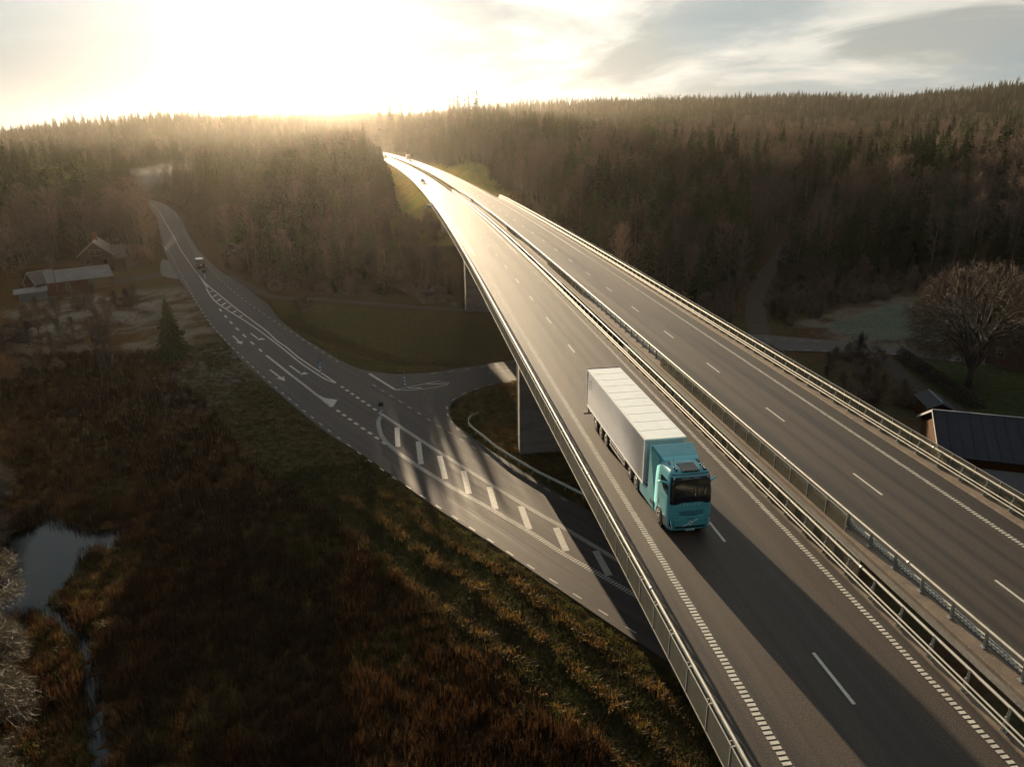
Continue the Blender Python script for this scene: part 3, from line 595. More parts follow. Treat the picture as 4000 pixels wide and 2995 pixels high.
GRAVEL = mat('gravel', (.050,.042,.036), rough=1.0, spec=.1, noise=(1.3,(.026,.021,.018),.35,.7), bump=(8,.03))
def paint(name, col=(.44,.43,.38)):
    return mat(name, col, rough=.6, noise=(2.2,(col[0]*.62,col[1]*.6,col[2]*.58),.35,.75), noise2=(16,(col[0]*.5,col[1]*.48,col[2]*.45),.55,.8), bump=(30,.01))
PAINT = paint('road_paint'); PAINT_LO = paint('road_paint_lower', (.27,.26,.235)); PAINT_OLD = paint('road_paint_worn', (.24,.225,.20))
def resample(pts, n):
    P = np.array(pts, float); d = np.concatenate([[0], np.cumsum(np.hypot(*np.diff(P, axis=0).T))]); s = np.linspace(0, d[-1], n)
    return np.stack([np.interp(s, d, P[:,0]), np.interp(s, d, P[:,1])], 1)
def smooth_line(pts, n, it=3):
    P = resample(pts, n)
    for _ in range(it): P[1:-1] = .25*P[:-2]+.5*P[1:-1]+.25*P[2:]
    return P
def lofted(name, A, B, zf, m, n=120, k=10, parent=None, thick=0.0, kind='structure', it=2):
    A = smooth_line(A, n, it); B = smooth_line(B, n, it)
    mb = MB(); uv = []
    d = np.concatenate([[0], np.cumsum(np.hypot(*np.diff((A+B)/2, axis=0).T))])
    for i in range(n):
        for j in range(k+1):
            p = A[i]+(B[i]-A[i])*j/k; mb.v.append((p[0], p[1], zf(p[0], p[1]))); uv.append((float(np.hypot(*(p-A[i]))), float(d[i])))
    for i in range(n-1):
        for j in range(k): mb.face((i*(k+1)+j, i*(k+1)+j+1, (i+1)*(k+1)+j+1, (i+1)*(k+1)+j))
    o = mb.build(name, m, parent, fixn=False); me = o.data
    ul = me.uv_layers.new(name='UVMap')
    for lp in me.loops: ul.data[lp.index].uv = uv[lp.vertex_index]
    if me.polygons[0].normal.z < 0: me.flip_normals()
    if kind and parent is None: o['kind'] = kind
    return o
zroad = lambda x, y: Gs(x, y)+.04
ROAD = lofted('road', ROADL, ROADR, zroad, ASP_LO, n=220, k=12, it=3)
BRANCH = lofted('side_road', BRB, BRT, lambda x, y: Gs(x, y)+.035, ASP_LO, n=120, k=6, it=1)
lb = MB(); lb.poly([(x, y, Gs(x, y)+.031) for x, y in D['layby']]); o = lb.build('driveway_mouth', ASP_DK); o['kind'] = 'structure'
def ribbon(mb, pts, w, zf, closed=False, w1=None):
    P = [Vector((*p, 0)) for p in pts]; N = len(P); L_, R_ = [], []
    for i, p in enumerate(P):
        t = (P[min(i+1, N-1)]-P[max(i-1, 0)]).normalized(); nn = Vector((-t.y, t.x, 0)); ww = w if w1 is None else w+(w1-w)*i/(N-1)
        L_.append(p+nn*ww/2); R_.append(p-nn*ww/2)
    for i in range(N-1):
        mb.poly([(q.x, q.y, zf(q.x, q.y)) for q in (R_[i], R_[i+1], L_[i+1], L_[i])])
def lane_pts(pts, a, b, n=2):
    P = np.array(pts, float); d = np.concatenate([[0], np.cumsum(np.hypot(*np.diff(P, axis=0).T))]); s = np.linspace(a, b, n)
    return [(float(np.interp(q, d, P[:,0])), float(np.interp(q, d, P[:,1]))) for q in s], d[-1]
def length(pts): P = np.array(pts, float); return float(np.hypot(*np.diff(P, axis=0).T).sum())
for nm, w in (('track', 2.6), ('rtrack', 4.0), ('rdrive', 3.2), ('ldrive', 4.5)):
    mb = MB(); P = smooth_line(D[nm], 60); ribbon(mb, [tuple(p) for p in P], w, (lambda x, y: h1(x, y)+.06) if nm != 'track' else (lambda x, y: Gs(x, y)+.035))
    o = mb.build({'track':'footpath','rtrack':'forest_track','rdrive':'gravel_drive','ldrive':'farm_drive'}[nm], GRAVEL, fixn=False); o['kind'] = 'structure'

# ------------------------------------------------------------------ painted markings of the lower road
zm = lambda x, y: Gs(x, y)+.046
def dashed(mb, pts, on, off, w, start=0.0, zf=zm, ridged=0.0):
    pts = [tuple(p) for p in smooth_line(pts, 160, 2)]; T = length(pts); s_ = start
    while s_+on <= T:
        if ridged:
            n = int(on/ridged)
            for k in range(n):
                a = s_+k*ridged; q, _ = lane_pts(pts, a, a+ridged*.55); ribbon(mb, q, w*(.7+.3*((k*7) % 3)/2), zf)
        else:
            q, _ = lane_pts(pts, s_, s_+on, 3); ribbon(mb, q, w, zf)
        s_ += on+off
def ridge_line(mb, pts, w, zf=zm, step=.30, duty=.60):
    pts = [tuple(p) for p in smooth_line(pts, 160, 1)]; T = length(pts); s_ = 0
    while s_+step < T:
        q, _ = lane_pts(pts, s_, s_+step*duty); ribbon(mb, q, w, zf); s_ += step
def mark(name, fn, m=PAINT_LO, parent=ROAD):
    mb = MB(); fn(mb); o = mb.build(name, m, parent, fixn=False); return o
mark('edge_marking', lambda b: (dashed(b, D['mL'], 1.0, 1.85, .14, .4), dashed(b, D['mR'], 1.0, 1.9, .14, .4), dashed(b, D['rd'], 1.05, 1.72, .28, 0, ridged=.21), dashed(b, D['re'], 1.0, 1.6, .16)))
mark('lane_marking', lambda b: (ridge_line(b, D['lane'], .42, duty=.8), ribbon(b, [(a[0], a[1]) for a in D['lane'][:3]], .3, lambda x, y: zm(x, y)+.002)))
mark('block_marking', lambda b: [ (lambda a, c: ribbon(b, [a, ((a[0]+(c[0]-a[0])*.48), a[1]+(c[1]-a[1])*.48)], .42, zm))(P[i], P[i+1] if i+1 < len(P) else (2*P[i][0]-P[i-1][0], 2*P[i][1]-P[i-1][1])) for P in (D['blkA'], D['blkB']) for i in range(len(P)) ])
mark('block_marking', lambda b: [ (lambda a, c: ribbon(b, [a, ((a[0]+(c[0]-a[0])*.42), a[1]+(c[1]-a[1])*.42)], .38, zm))(D['blkC'][i], D['blkC'][i+1] if i+1 < len(D['blkC']) else (-24.2,121.5)) for i in range(len(D['blkC'])) ])
mark('gore_marking', lambda b: (ridge_line(b, D['goreA'], .55), ridge_line(b, D['goreB'], .5, step=.27, duty=.66)))
mark('chevron_marking', lambda b: [ribbon(b, [tuple(p) for p in c], .62, zm) for c in D['chev']])
mark('island_marking', lambda b: (ribbon(b, [tuple(p) for p in smooth_line(D['dblU'], 60)], .30, zm), ribbon(b, [tuple(p) for p in smooth_line(D['dblL'], 60)], .30, zm), [ribbon(b, [tuple(p) for p in g], .5, zm) for g in D['gbar']]))
mark('painted_island', lambda b: b.poly([(x, y, zm(x, y)) for x, y in D['gtri']]), PAINT_OLD)
mark('painted_island', lambda b: b.poly([(x, y, zm(x, y)-.003) for x, y in D['tri']]))
mark('centre_marking', lambda b: (ribbon(b, [tuple(p) for p in smooth_line(D['ctr'], 40)], .2, zm), ribbon(b, [tuple(p) for p in smooth_line(D['ctr2'], 40)], .16, zm)), PAINT_OLD)
def arrow(b, P, turn=False):
    P = [Vector((*p, 0)) for p in P]
    if not turn:
        a, c = P; t = (c-a).normalized(); n = Vector((-t.y, t.x, 0)); L_ = (c-a).length
        ribbon(b, [tuple(a.xy), tuple((a+t*L_*.68).xy)], .32, zm)
        q = a+t*L_*.68; b.poly([(v.x, v.y, zm(v.x, v.y)) for v in (q+n*.62, q-n*.62, c)])
    else:
        a, c, e = P; ribbon(b, [tuple(a.xy), tuple(c.xy)], .32, zm); t = (e-c).normalized(); n = Vector((-t.y, t.x, 0))
        q = c+t*.25; b.poly([(v.x, v.y, zm(v.x, v.y)+.002) for v in (q+n*.75, q-n*.75, e+t*.35)])
mark('arrow_marking', lambda b: [arrow(b, a) for a in D['arrS']]+[arrow(b, a, True) for a in D['arrT']])
zb = lambda x, y: Gs(x, y)+.048
mark('lane_marking', lambda b: (ribbon(b, D['brline'], .45, zb), [ribbon(b, a, .3, zb) for a in D['ibar']], ribbon(b, D['island']+[D['island'][0]], .16, zb), dashed(b, D['btop'], 1.0, 1.8, .13, zf=zb), dashed(b, D['bbot'], 1.0, 1.7, .13, zf=zb), dashed(b, D['bctr'], .6, .5, .13, zf=zb), dashed(b, D['rdash'], 1.1, 1.7, .13, zf=zb), dashed(b, [(a[0]-.6, a[1]+.9) for a in D['rB']], 1.1, 1.7, .12, zf=zb)), parent=BRANCH)
# ------------------------------------------------------------------ motorway carriageways (asphalt sheets that follow the curve)
def ysamples(y0, y1):
    out = [y0]; 
    while out[-1] < y1: out.append(min(y1, out[-1]+(4 if out[-1] < 320 else 10)))
    return out
def strip(name, x0, x1, y0, y1, z, m, parent=None, k=4):
    mb = MB(); ysm = ysamples(y0, y1); uv = []
    for y in ysm:
        for j in range(k+1):
            x = x0+(x1-x0)*j/k; mb.v.append((x-cv(y), y, z)); uv.append((x, y))
    for i in range(len(ysm)-1):
        for j in range(k): mb.face((i*(k+1)+j, i*(k+1)+j+1, (i+1)*(k+1)+j+1, (i+1)*(k+1)+j))
    o = mb.build(name, m, parent, fixn=False); ul = o.data.uv_layers.new(name='UVMap')
    for lp in o.data.loops: ul.data[lp.index].uv = uv[lp.vertex_index]
    if parent is None: o['kind'] = 'structure'
    return o
NEARR = strip('motorway_carriageway', 10.62, 20.86, -20, 1100, 0.0, ASP_MW)
FARR = strip('motorway_carriageway', 23.95, 32.9, -20, 1100, 0.0, ASP_MW)
SH = strip('hard_shoulder', 32.35, 33.42, -20, 1100, 0.004, ASP_DK, FARR)
strip('hard_shoulder', 10.62, 11.3, -20, 1100, 0.004, ASP_DK, NEARR, k=1)
strip('hard_shoulder', 20.60, 20.86, -20, 1100, 0.004, ASP_DK, NEARR, k=1)
def edge_line(parent, x, w, y0, ridge_to, y1, step, duty):
    mb = MB(); y = y0; i = 0; r = random.Random(int(x*100))
    while y < ridge_to:
        jit = .02*r.uniform(-1, 1)
        mb.poly([(x-w/2-cv(y)+jit, y, .008), (x+w/2-cv(y)+jit, y, .008), (x+w/2-cv(y)+jit, y+step*duty, .008), (x-w/2-cv(y)+jit, y+step*duty, .008)]); y += step
    while y < y1:
        q = y+8; mb.poly([(x-w*.38-cv(y), y, .008), (x+w*.38-cv(y), y, .008), (x+w*.38-cv(q), q, .008), (x-w*.38-cv(q), q, .008)]); y = q
    mb.build('edge_marking', PAINT, parent, fixn=False)
edge_line(NEARR, 12.42, .34, 8, 130, 900, .235, .62)
edge_line(NEARR, 20.26, .28, 8, 130, 900, .235, .62)
edge_line(FARR, 32.03, .28, 14, 130, 900, .235, .60)
edge_line(FARR, 24.35, .28, 8, 130, 900, .235, .60)
def lane_dashes(parent, x, ph):
    mb = MB(); y = ph
    while y < 900:
        mb.poly([(x-.075-cv(y), y, .008), (x+.075-cv(y), y, .008), (x+.075-cv(y+3), y+3, .008), (x-.075-cv(y+3), y+3, .008)]); y += 12
    mb.build('lane_marking', PAINT, parent, fixn=False)
for par, xa, xb in ((NEARR, 10.62, 20.86), (FARR, 23.95, 33.42)):
    for yj in (231.2, -3.0):
        mb = MB(); mb.poly([(xa-cv(yj), yj-.22, .010), (xb-cv(yj), yj-.22, .010), (xb-cv(yj), yj+.22, .010), (xa-cv(yj), yj+.22, .010)]); mb.build('expansion_joint', ASP_DK, par, fixn=False)
lane_dashes(NEARR, 16.42, 20.39-24); lane_dashes(FARR, 28.14, 35.86-36)
# ------------------------------------------------------------------ the two bridges
CONC = mat('concrete', (.15,.118,.092), rough=.9, spec=.2, noise=(1.2,(.095,.075,.06),.35,.7), noise2=(7,(.20,.165,.13),.55,.8), bump=(18,.01))
CONCD = mat('concrete_pier', (.17,.165,.16), rough=.85, noise=(.35,(.11,.105,.10),.4,.65,(1,1,3)), noise2=(3,(.21,.20,.19),.5,.8), bump=(12,.015))
def sweep(name, prof, y0, y1, m, parent):
    mb = MB(); ysm = ysamples(y0, y1); n = len(prof)
    for y in ysm:
        for x, z in prof: mb.v.append((x-cv(y), y, z))
    for i in range(len(ysm)-1):
        for j in range(n): mb.face((i*n+j, i*n+(j+1) % n, (i+1)*n+(j+1) % n, (i+1)*n+j))
    mb.face(range(n)); mb.face([(len(ysm)-1)*n+k for k in range(n)][::-1])
    return mb.build(name, m, parent)
def bridge(label, xl, xr, gl, gr, piers):
    e = empty('road_bridge', (0, 0, 0), 0, label, 'bridge', 'parallel motorway bridges over the valley')
    sweep('deck', [(xl,-.02),(xl,-.40),(xl+.9,-.50),(gl,-.75),(gl+.35,-2.3),(gr-.35,-2.3),(gr,-.75),(xr-.9,-.50),(xr,-.42),(xr,-.02)], -20, 231, CONCD, e)
    return e
BN = bridge('near concrete motorway bridge carrying the white lorry, on tall wide piers', 10.42, 21.24, 12.2, 19.2, None)
BF = bridge('far concrete motorway bridge with empty lanes beyond the dark gap', 23.05, 34.45, 24.8, 32.4, None)
sweep('kerb', [(20.86,-.019),(20.86,.10),(20.92,.12),(21.24,.13),(21.24,-.019)], -20, 262, CONC, BN)
sweep('kerb', [(10.42,-.019),(10.42,.05),(10.60,.05),(10.62,-.019)], -20, 231, CONC, BN)
sweep('kerb', [(23.05,-.019),(23.05,.18),(23.09,.20),(23.88,.17),(23.95,-.019)], -20, 262, CONC, BF)
sweep('kerb', [(33.42,-.019),(33.50,.10),(34.43,.14),(34.45,-.019)], -20, 245, CONC, BF)
PIPE = mat('galvanised_pipe', (.45,.38,.30), rough=.4, metal=.7)
def pier(par, x0, x1, y, z0, pipe=False):
    p = MB()
    p.bb(x0+.0, x1, y, y+1.9, z0-2, -9.2)
    p.bb(x0+.0, x1-1.6, y+.15, y+1.75, -9.2, -2.32)
    p.bb(x1-1.45, x1-.2, y+.3, y+1.6, -9.2, -2.32)
    for zz in np.arange(z0+2.6, -2.5, 2.6): p.bb(x0-.015, x1+.015 if zz < -9.3 else x1-1.585, y-.012+(0 if zz < -9.3 else .15), y+.02+(0 if zz < -9.3 else .15), zz, zz+.05)
    o = p.build('pier', CONCD, par)
    if pipe:
        q = MB(); q.tube([(x0-.14, y+1.0, -.8), (x0-.14, y+1.0, z0+.3)], .08, 8)
        for zz in np.arange(z0+2, -1, 3.4): q.tube([(x0-.14, y+1.0, zz), (x0-.14, y+1.0, zz+.2)], .12, 8)
        q.build('drainpipe', PIPE, o)
pier(BN, 12.15, 19.2, 77.1, -15, True); pier(BN, 11.9, 18.9, 145.5, -14.6, True); pier(BN, 11.2, 18.1, 212, -10.5, True)
pier(BF, 24.9, 32.2, 77.1, -15); pier(BF, 24.7, 32.0, 145.5, -14.6); pier(BF, 23.9, 31.2, 212, -11); pier(BN, 12.15, 19.2, 8, -15); pier(BF, 24.9, 32.2, 8, -15)
mb = MB(); mb.bb(9.2-1.7, 34.6-1.7, 230.6, 232.4, -6, -.45); mb.build('abutment', CONCD, BN)

# ------------------------------------------------------------------ parapets
RAIL = mat('galvanised_rail', (.36,.35,.31), rough=.58, metal=.30, noise=(3,(.26,.25,.22),.4,.7))
POST = mat('galvanised_post', (.30,.31,.30), rough=.5, metal=.45, noise=(8,(.20,.21,.20),.4,.7))
DARKM = mat('dark_steel', (.06,.06,.055), rough=.5, metal=.5)
def glassy(name, tint, alpha, rough=.25, tr=.5):
    m = bpy.data.materials.new(name); m.use_nodes = True; t = m.node_tree; L = t.links.new
    b = t.nodes['Principled BSDF']; out = t.nodes['Material Output']
    b.inputs['Base Color'].default_value = (*tint, 1); b.inputs['Roughness'].default_value = rough
    trl = nd(t, 'ShaderNodeBsdfTranslucent'); trl.inputs[0].default_value = (tint[0]*1.3, tint[1]*1.25, tint[2]*1.1, 1)
    ms = nd(t, 'ShaderNodeMixShader'); ms.inputs[0].default_value = tr; L(b.outputs[0], ms.inputs[1]); L(trl.outputs[0], ms.inputs[2])
    tp = nd(t, 'ShaderNodeBsdfTransparent'); tp.inputs[0].default_value = (.80,.84,.82,1)
    tc = nd(t, 'ShaderNodeTexCoord'); n = nd(t, 'ShaderNodeTexNoise'); n.inputs['Scale'].default_value = 2.3; n.inputs['Detail'].default_value = 5; L(tc.outputs['Object'], n.inputs['Vector'])
    r = nd(t, 'ShaderNodeMapRange'); L(n.outputs[0], r.inputs[0]); r.inputs[1].default_value = .3; r.inputs[2].default_value = .7; r.inputs[3].default_value = max(0, alpha-.12); r.inputs[4].default_value = min(1, alpha+.12)
    m2 = nd(t, 'ShaderNodeMixShader'); L(r.outputs[0], m2.inputs[0]); L(tp.outputs[0], m2.inputs[1]); L(ms.outputs[0], m2.inputs[2]); L(m2.outputs[0], out.inputs[0])
    return m
SCREEN = glassy('dusty_screen_glass', (.20,.175,.135), .45, tr=.55)
SCREENL = glassy('frosted_parapet_panel', (.19,.19,.17), .84, tr=.5)
def curved_tube(mb, x, z, y0, y1, r, n=8, step=4):
    ysm = [y0]
    while ysm[-1] < y1: ysm.append(min(y1, ysm[-1]+step))
    mb.tube([(x-cv(y), y, z) for y in ysm], r, n)
def make_post(kind):
    """posts stand on y=0, x=0; the traffic side is -x for kind 'r' and +x for kind 'l'"""
    s = -1 if kind == 'r' else 1
    b = MB()
    b.bb(-.13, .13, -.11, .11, 0, .025)
    for sx, sy in ((-.09,-.08),(.09,-.08),(-.09,.08),(.09,.08)): b.lathe([(.016,.02),(.016,.06)], (sx, sy, 0), n=6)
    # tapered blade: wide and set back at the foot, curving in to the top rail
    prof = []
    for k in range(9):
        t = k/8; z = .02+t*1.02; off = .10*(1-t)**1.6; w = .15*(1-t)+.05
        prof.append((off, w, z))
    for yy in (-.035, .035):
        L_ = [(-s*(-o_)*1.0+(-w/2), z) for o_, w, z in prof]; R_ = [(s*o_*1.0+(w/2), z) for o_, w, z in prof]
        P = [(s*o_-w/2, z) for o_, w, z in prof]+[(s*o_+w/2, z) for o_, w, z in prof][::-1]
        b.prism([(p[0], p[1]) for p in P], 'y', yy-.008, yy+.008)
    for z in (.45, .65): b.bb(min(0, s*.14), max(0, s*.14), -.03, .03, z-.03, z+.03)
    return b.mesh('post', POST)
PM = {'r': make_post('r'), 'l': make_post('l')}
def railing(label, x, side, y0, y1, zfoot, panels, group, posts_from=14.13, px=None, ptop=1.2, pbot=.12, pm=None, rails=(.45,.65), top=1.15, outer_top=True, phase=0.0):
    e = empty('bridge_railing', (x, y0, zfoot), 0, label, 'railing', group)
    s = -1 if side == 'r' else 1
    def loc(o): o.location = (-x, -y0, -zfoot); return o
    mb = MB(); curved_tube(mb, x+s*(-.06), top, y0, y1, .062, 8); o = loc(mb.build('handrail', RAIL, e, fixn=False))
    for z, dx in zip(rails, (.17, .13)):
        mb = MB(); curved_tube(mb, x+s*dx, z, y0, y1, .042, 6); loc(mb.build('lower_rail', RAIL, e, fixn=False))
    # sleeve joints on the handrail
    y = y0+7.3
    while y < min(y1, 130):
        mb = MB(); mb.tube([(x-s*.06-cv(y), y, top), (x-s*.06-cv(y+.18), y+.18, top)], .068, 8); y += 12.0
        loc(mb.build('rail_sleeve', POST, e, fixn=False))
    y = posts_from+phase; n = 0; rest = MB(); src = PM[side]
    while y < y1:
        if n < 100:
            o = bpy.data.objects.new('post', src); COL.objects.link(o); o.parent = e; o.location = (-cv(y), y-y0, 0)
        else:
            rest.bb(x-.05-cv(y), x+.05-cv(y), y-.04, y+.04, zfoot, top)
        y += 2.02; n += 1
    if rest.v: o = loc(rest.build('post', POST, e)); o['kind'] = 'stuff'
    n = 0; prest = MB(); prest2 = MB()
    for a, b_ in panels:
        y = a
        while y+2.02 <= b_+.01:
            y2 = y+2.02; X = px
            def quadbox(mb, za, zb, ya, yb, th=.012): mb.hexa([(X-th-cv(ya),ya,za),(X+th-cv(ya),ya,za),(X+th-cv(yb),yb,za),(X-th-cv(yb),yb,za),(X-th-cv(ya),ya,zb),(X+th-cv(ya),ya,zb),(X+th-cv(yb),yb,zb),(X-th-cv(yb),yb,zb)])
            def frame(mb):
                mb.bb(X-.025-cv(y), X+.025-cv(y), y-.022, y+.022, pbot, ptop)
                mb.hexa([(X-.02-cv(y),y+.03,ptop),(X+.02-cv(y),y+.03,ptop),(X+.02-cv(y2),y2-.03,ptop),(X-.02-cv(y2),y2-.03,ptop),(X-.02-cv(y),y+.03,ptop+.02),(X+.02-cv(y),y+.03,ptop+.02),(X+.02-cv(y2),y2-.03,ptop+.02),(X-.02-cv(y2),y2-.03,ptop+.02)])
                mb.hexa([(X-.03-cv(y),y,pbot-.05),(X+.03-cv(y),y,pbot-.05),(X+.03-cv(y2),y2,pbot-.05),(X-.03-cv(y2),y2,pbot-.05),(X-.03-cv(y),y,pbot),(X+.03-cv(y),y,pbot),(X+.03-cv(y2),y2,pbot),(X-.03-cv(y2),y2,pbot)])
                if X < 11:
                    mb.bb(X-cv(y), x-.03-cv(y), y+.28, y+.33, .86, .90); mb.bb(X-cv(y), x-.03-cv(y), y-.03, y+.03, .93, .97)
            if n < 100:
                mb = MB(); quadbox(mb, pbot, ptop, y+.025, y2-.025); o = loc(mb.build('screen_panel', pm, e))
                mb = MB(); frame(mb); f = mb.build('panel_frame', RAIL if X < 11 else POST, o)
            else: quadbox(prest, pbot, ptop, y+.025, y2-.025); frame(prest2)
            y = y2; n += 1
    if prest.v:
        o = loc(prest.build('screen_panel', pm, e)); o['kind'] = 'stuff'; f = prest2.build('panel_frame', POST, o)
    return e
RG = 'galvanised railings along the bridge decks'
railing('galvanised railing with frosted grey panels on the near bridge, above the lower road', 10.52, 'l', -4, 224, .09, [(-5.9, 226)], RG, px=10.30, ptop=.98, pbot=-.28, pm=SCREENL, posts_from=-5.4, rails=(.5,))
railing('twin tube railing on the kerb between the lorry and the dark gap', 21.03, 'r', -4, 268, .15, [(27.9, 66.5), (97, 122), (168, 180)], RG, px=21.32, pm=SCREEN, posts_from=-4.05)
railing('railing with dusty glass panels on the far side of the dark gap', 23.66, 'l', -4, 268, .19, [(32.05, 62.5), (93, 118), (150, 164), (226,234)], RG, px=23.25, pm=SCREEN, posts_from=-3.9, pbot=.16)
railing('railing with clear screens along the outermost edge of the far bridge, beside the dark woods', 34.03, 'r', -4, 243, .14, [(20.0, 236)], RG, px=34.5, pm=SCREEN, posts_from=-3.8, pbot=.1, ptop=1.24)
# guardrails that carry on past the bridges
def wrail(label, x, y0, y1, group='steel guardrails beside the motorway beyond the bridges', flare=0, z=.55):
    e = empty('guardrail', (x-cv(y0), y0, 0), 0, label, 'guardrail', group)
    mb = MB(); ysm = ysamples(y0, y1)
    prof = [(0,-.16),(.05,-.10),(0,-.03),(0,.03),(.05,.10),(0,.16),(-.02,.16),(-.02,-.16)]
    n = len(prof)
    for i, y in enumerate(ysm):
        fl = flare*max(0, 1-(y-y0)/14)**2
        for px, pz in prof: mb.v.append((px+x-cv(y)+fl-(x-cv(y0)), y-y0, z+pz))
    for i in range(len(ysm)-1):
        for j in range(n): mb.face((i*n+j, i*n+(j+1) % n, (i+1)*n+(j+1) % n, (i+1)*n+j))
    mb.build('rail_beam', RAIL, e)
    y = y0+1; k = 0; rest = MB()
    while y < y1:
        fl = flare*max(0, 1-(y-y0)/14)**2
        xx = x-cv(y)+fl-(x-cv(y0))
        (rest if k >= 60 else rest).bb(xx-.12, xx-.04, y-y0-.05, y-y0+.05, -.1, z+.1); y += 4; k += 1
    o = rest.build('post', POST, e); o['kind'] = 'stuff'
    return e
wrail('bright steel guardrail curving along the left verge of the motorway past the bridge end', 10.3, 224.5, 760)
wrail('steel guardrail on the near side of the central reserve', 21.3, 268, 760)
wrail('steel guardrail on the far side of the central reserve', 23.3, 268, 760)
# guardrail beside the lower road under the bridge
def lower_rail():
    P = smooth_line(D['rail'], 50, 2); e = empty('guardrail', (float(P[0][0]), float(P[0][1]), -15), 0, 'bent steel guardrail curling round the grass corner beside the pier, on the lower road', 'guardrail')
    mb = MB(); prof = [(0,-.16),(.05,-.10),(0,-.03),(0,.03),(.05,.10),(0,.16),(-.02,.16),(-.02,-.16)]; n = 8
    P3 = [Vector((p[0]-P[0][0], p[1]-P[0][1], Gs(*p)+15.6-.45*max(0, 1-i/5))) for i, p in enumerate(P)]
    for i, p in enumerate(P3):
        t = (P3[min(i+1, 49)]-P3[max(i-1, 0)]); t.z = 0; t.normalize(); nn = Vector((-t.y, t.x, 0))
        for a, b in prof: q = p-nn*a; mb.v.append((q.x, q.y, q.z+b))
    for i in range(49):
        for j in range(n): mb.face((i*n+j, i*n+(j+1) % n, (i+1)*n+(j+1) % n, (i+1)*n+j))
    mb.build('rail_beam', RAIL, e)
    for i in range(4, 50, 4):
        b = MB(); p = P3[i]; b.bb(p.x-.05, p.x+.05, p.y-.06, p.y+.06, p.z-.9, p.z+.1); b.build('post', POST, e)
lower_rail()
# ------------------------------------------------------------------ vehicles
TEAL = mat('teal_paint', (.065,.30,.36), rough=.42, coat=.2, noise=(1.5,(.055,.26,.315),.4,.7), noise2=(.8,(.06,.20,.23),.55,.8,(1,1,3)))
TEALL = mat('light_teal_and_lit_lip', (.09,.40,.47), rough=.4, coat=.25)  # light teal trim; on the deflector lip the paler tone is painted-in light
TEALD = mat('teal_shadow_gap', (.004,.02,.025), rough=.6)
WHITE = mat('white_panel', (.70,.73,.72), rough=.35, noise=(2,(.63,.66,.65),.4,.7), noise2=(.6,(.58,.59,.57),.55,.85,(1,1,3)))
SIDEW = mat('silver_side_panel', (.47,.49,.54), rough=.28, noise=(2,(.41,.43,.48),.4,.7), coat=.3)
ALU = mat('aluminium', (.42,.41,.40), rough=.35, metal=.6)
SILV = mat('silver_trim', (.80,.82,.84), rough=.35, metal=.1)
BLACK = mat('black_plastic', (.012,.012,.014), rough=.45)
SCR = mat('screen_surround', (.006,.007,.012), rough=.25, coat=.1, spec=.3)
GLASS = mat('dark_glass', (.006,.009,.008), rough=.04, spec=.7, coat=.4)
TYRE = mat('tyre', (.016,.015,.014), rough=.8)
RIM = mat('wheel_rim', (.45,.43,.38), rough=.28, metal=.85)
RED = mat('rear_lamp', (.35,.01,.01), rough=.3)
LENS = mat('lamp_lens', (.65,.68,.70), rough=.1, metal=.3)
AMB = mat('amber_reflector', (.6,.22,.02), rough=.3)
PLATE = mat('plate_white', (.55,.60,.65), rough=.4)
PBLUE = mat('plate_blue', (.02,.05,.22), rough=.4)
DOT = mat('side_graphic', (.055,.055,.065), rough=.5)
LETT = mat('silver_letters', (.62,.74,.78), rough=.35, metal=.1)
SCRL = mat('screen_letters', (.22,.28,.36), rough=.3)
def text_obj(body, size, m, parent, loc, rot, name, align='CENTER', extrude=.004, stretch=1.0, bold=0.0, space=1.0):
    cu = bpy.data.curves.new(name, 'FONT'); cu.body = body; cu.size = size; cu.extrude = extrude; cu.align_x = align; cu.align_y = 'CENTER'; cu.offset = bold; cu.space_character = space; cu.resolution_u = 3
    t = bpy.data.objects.new(name+'_c', cu); COL.objects.link(t)
    dg = bpy.context.evaluated_depsgraph_get(); dg.update()
    me = bpy.data.meshes.new_from_object(t.evaluated_get(dg)); bpy.data.objects.remove(t)
    me.materials.clear(); me.materials.append(m)
    o = bpy.data.objects.new(name, me); COL.objects.link(o); o.parent = parent; o.location = loc; o.rotation_euler = rot; o.scale = (stretch, 1, 1)
    return o
def wheel(parent, x, y, r, w, face, rim=RIM, dish=.06):
    """face: -1 outer side looks to -x, +1 to +x"""
    b = MB(); prof = [(r*.58,-w/2),(r*.86,-w/2),(r*.97,-w*.40),(r,-w*.28),(r,-w*.02),(r*.985,0),(r,w*.02),(r,w*.28),(r*.97,w*.40),(r*.86,w/2),(r*.58,w/2)]
    b.lathe(prof, (0,0,0), 'x', 24)
    t = b.build('wheel', TYRE, parent, loc=(x, y, r))
    b = MB(); e = face*w/2
    b.lathe([(r*.60,e*.99),(r*.58,e*1.03),(r*.54,e*.92),(r*.50,e*.55),(r*.34,e*.62),(r*.30,e*.98),(r*.16,e*1.05),(r*.05,e*1.08)], (0,0,0), 'x', 24)
    o = b.build('rim', rim, t)
    b = MB()
    for k in range(10): a = 2*pi*k/10; b.lathe([(r*.05, e*.60),(r*.05, e*.66)], (0, r*.42*cos(a), r*.42*sin(a)), 'x', 8)
    for k in range(10): a = 2*pi*(k+.5)/10; b.lathe([(r*.028, e*.95),(r*.028, e*1.06)], (0, r*.23*cos(a), r*.23*sin(a)), 'x', 6)
    b.build('wheel_bolts', BLACK, t)
    return t
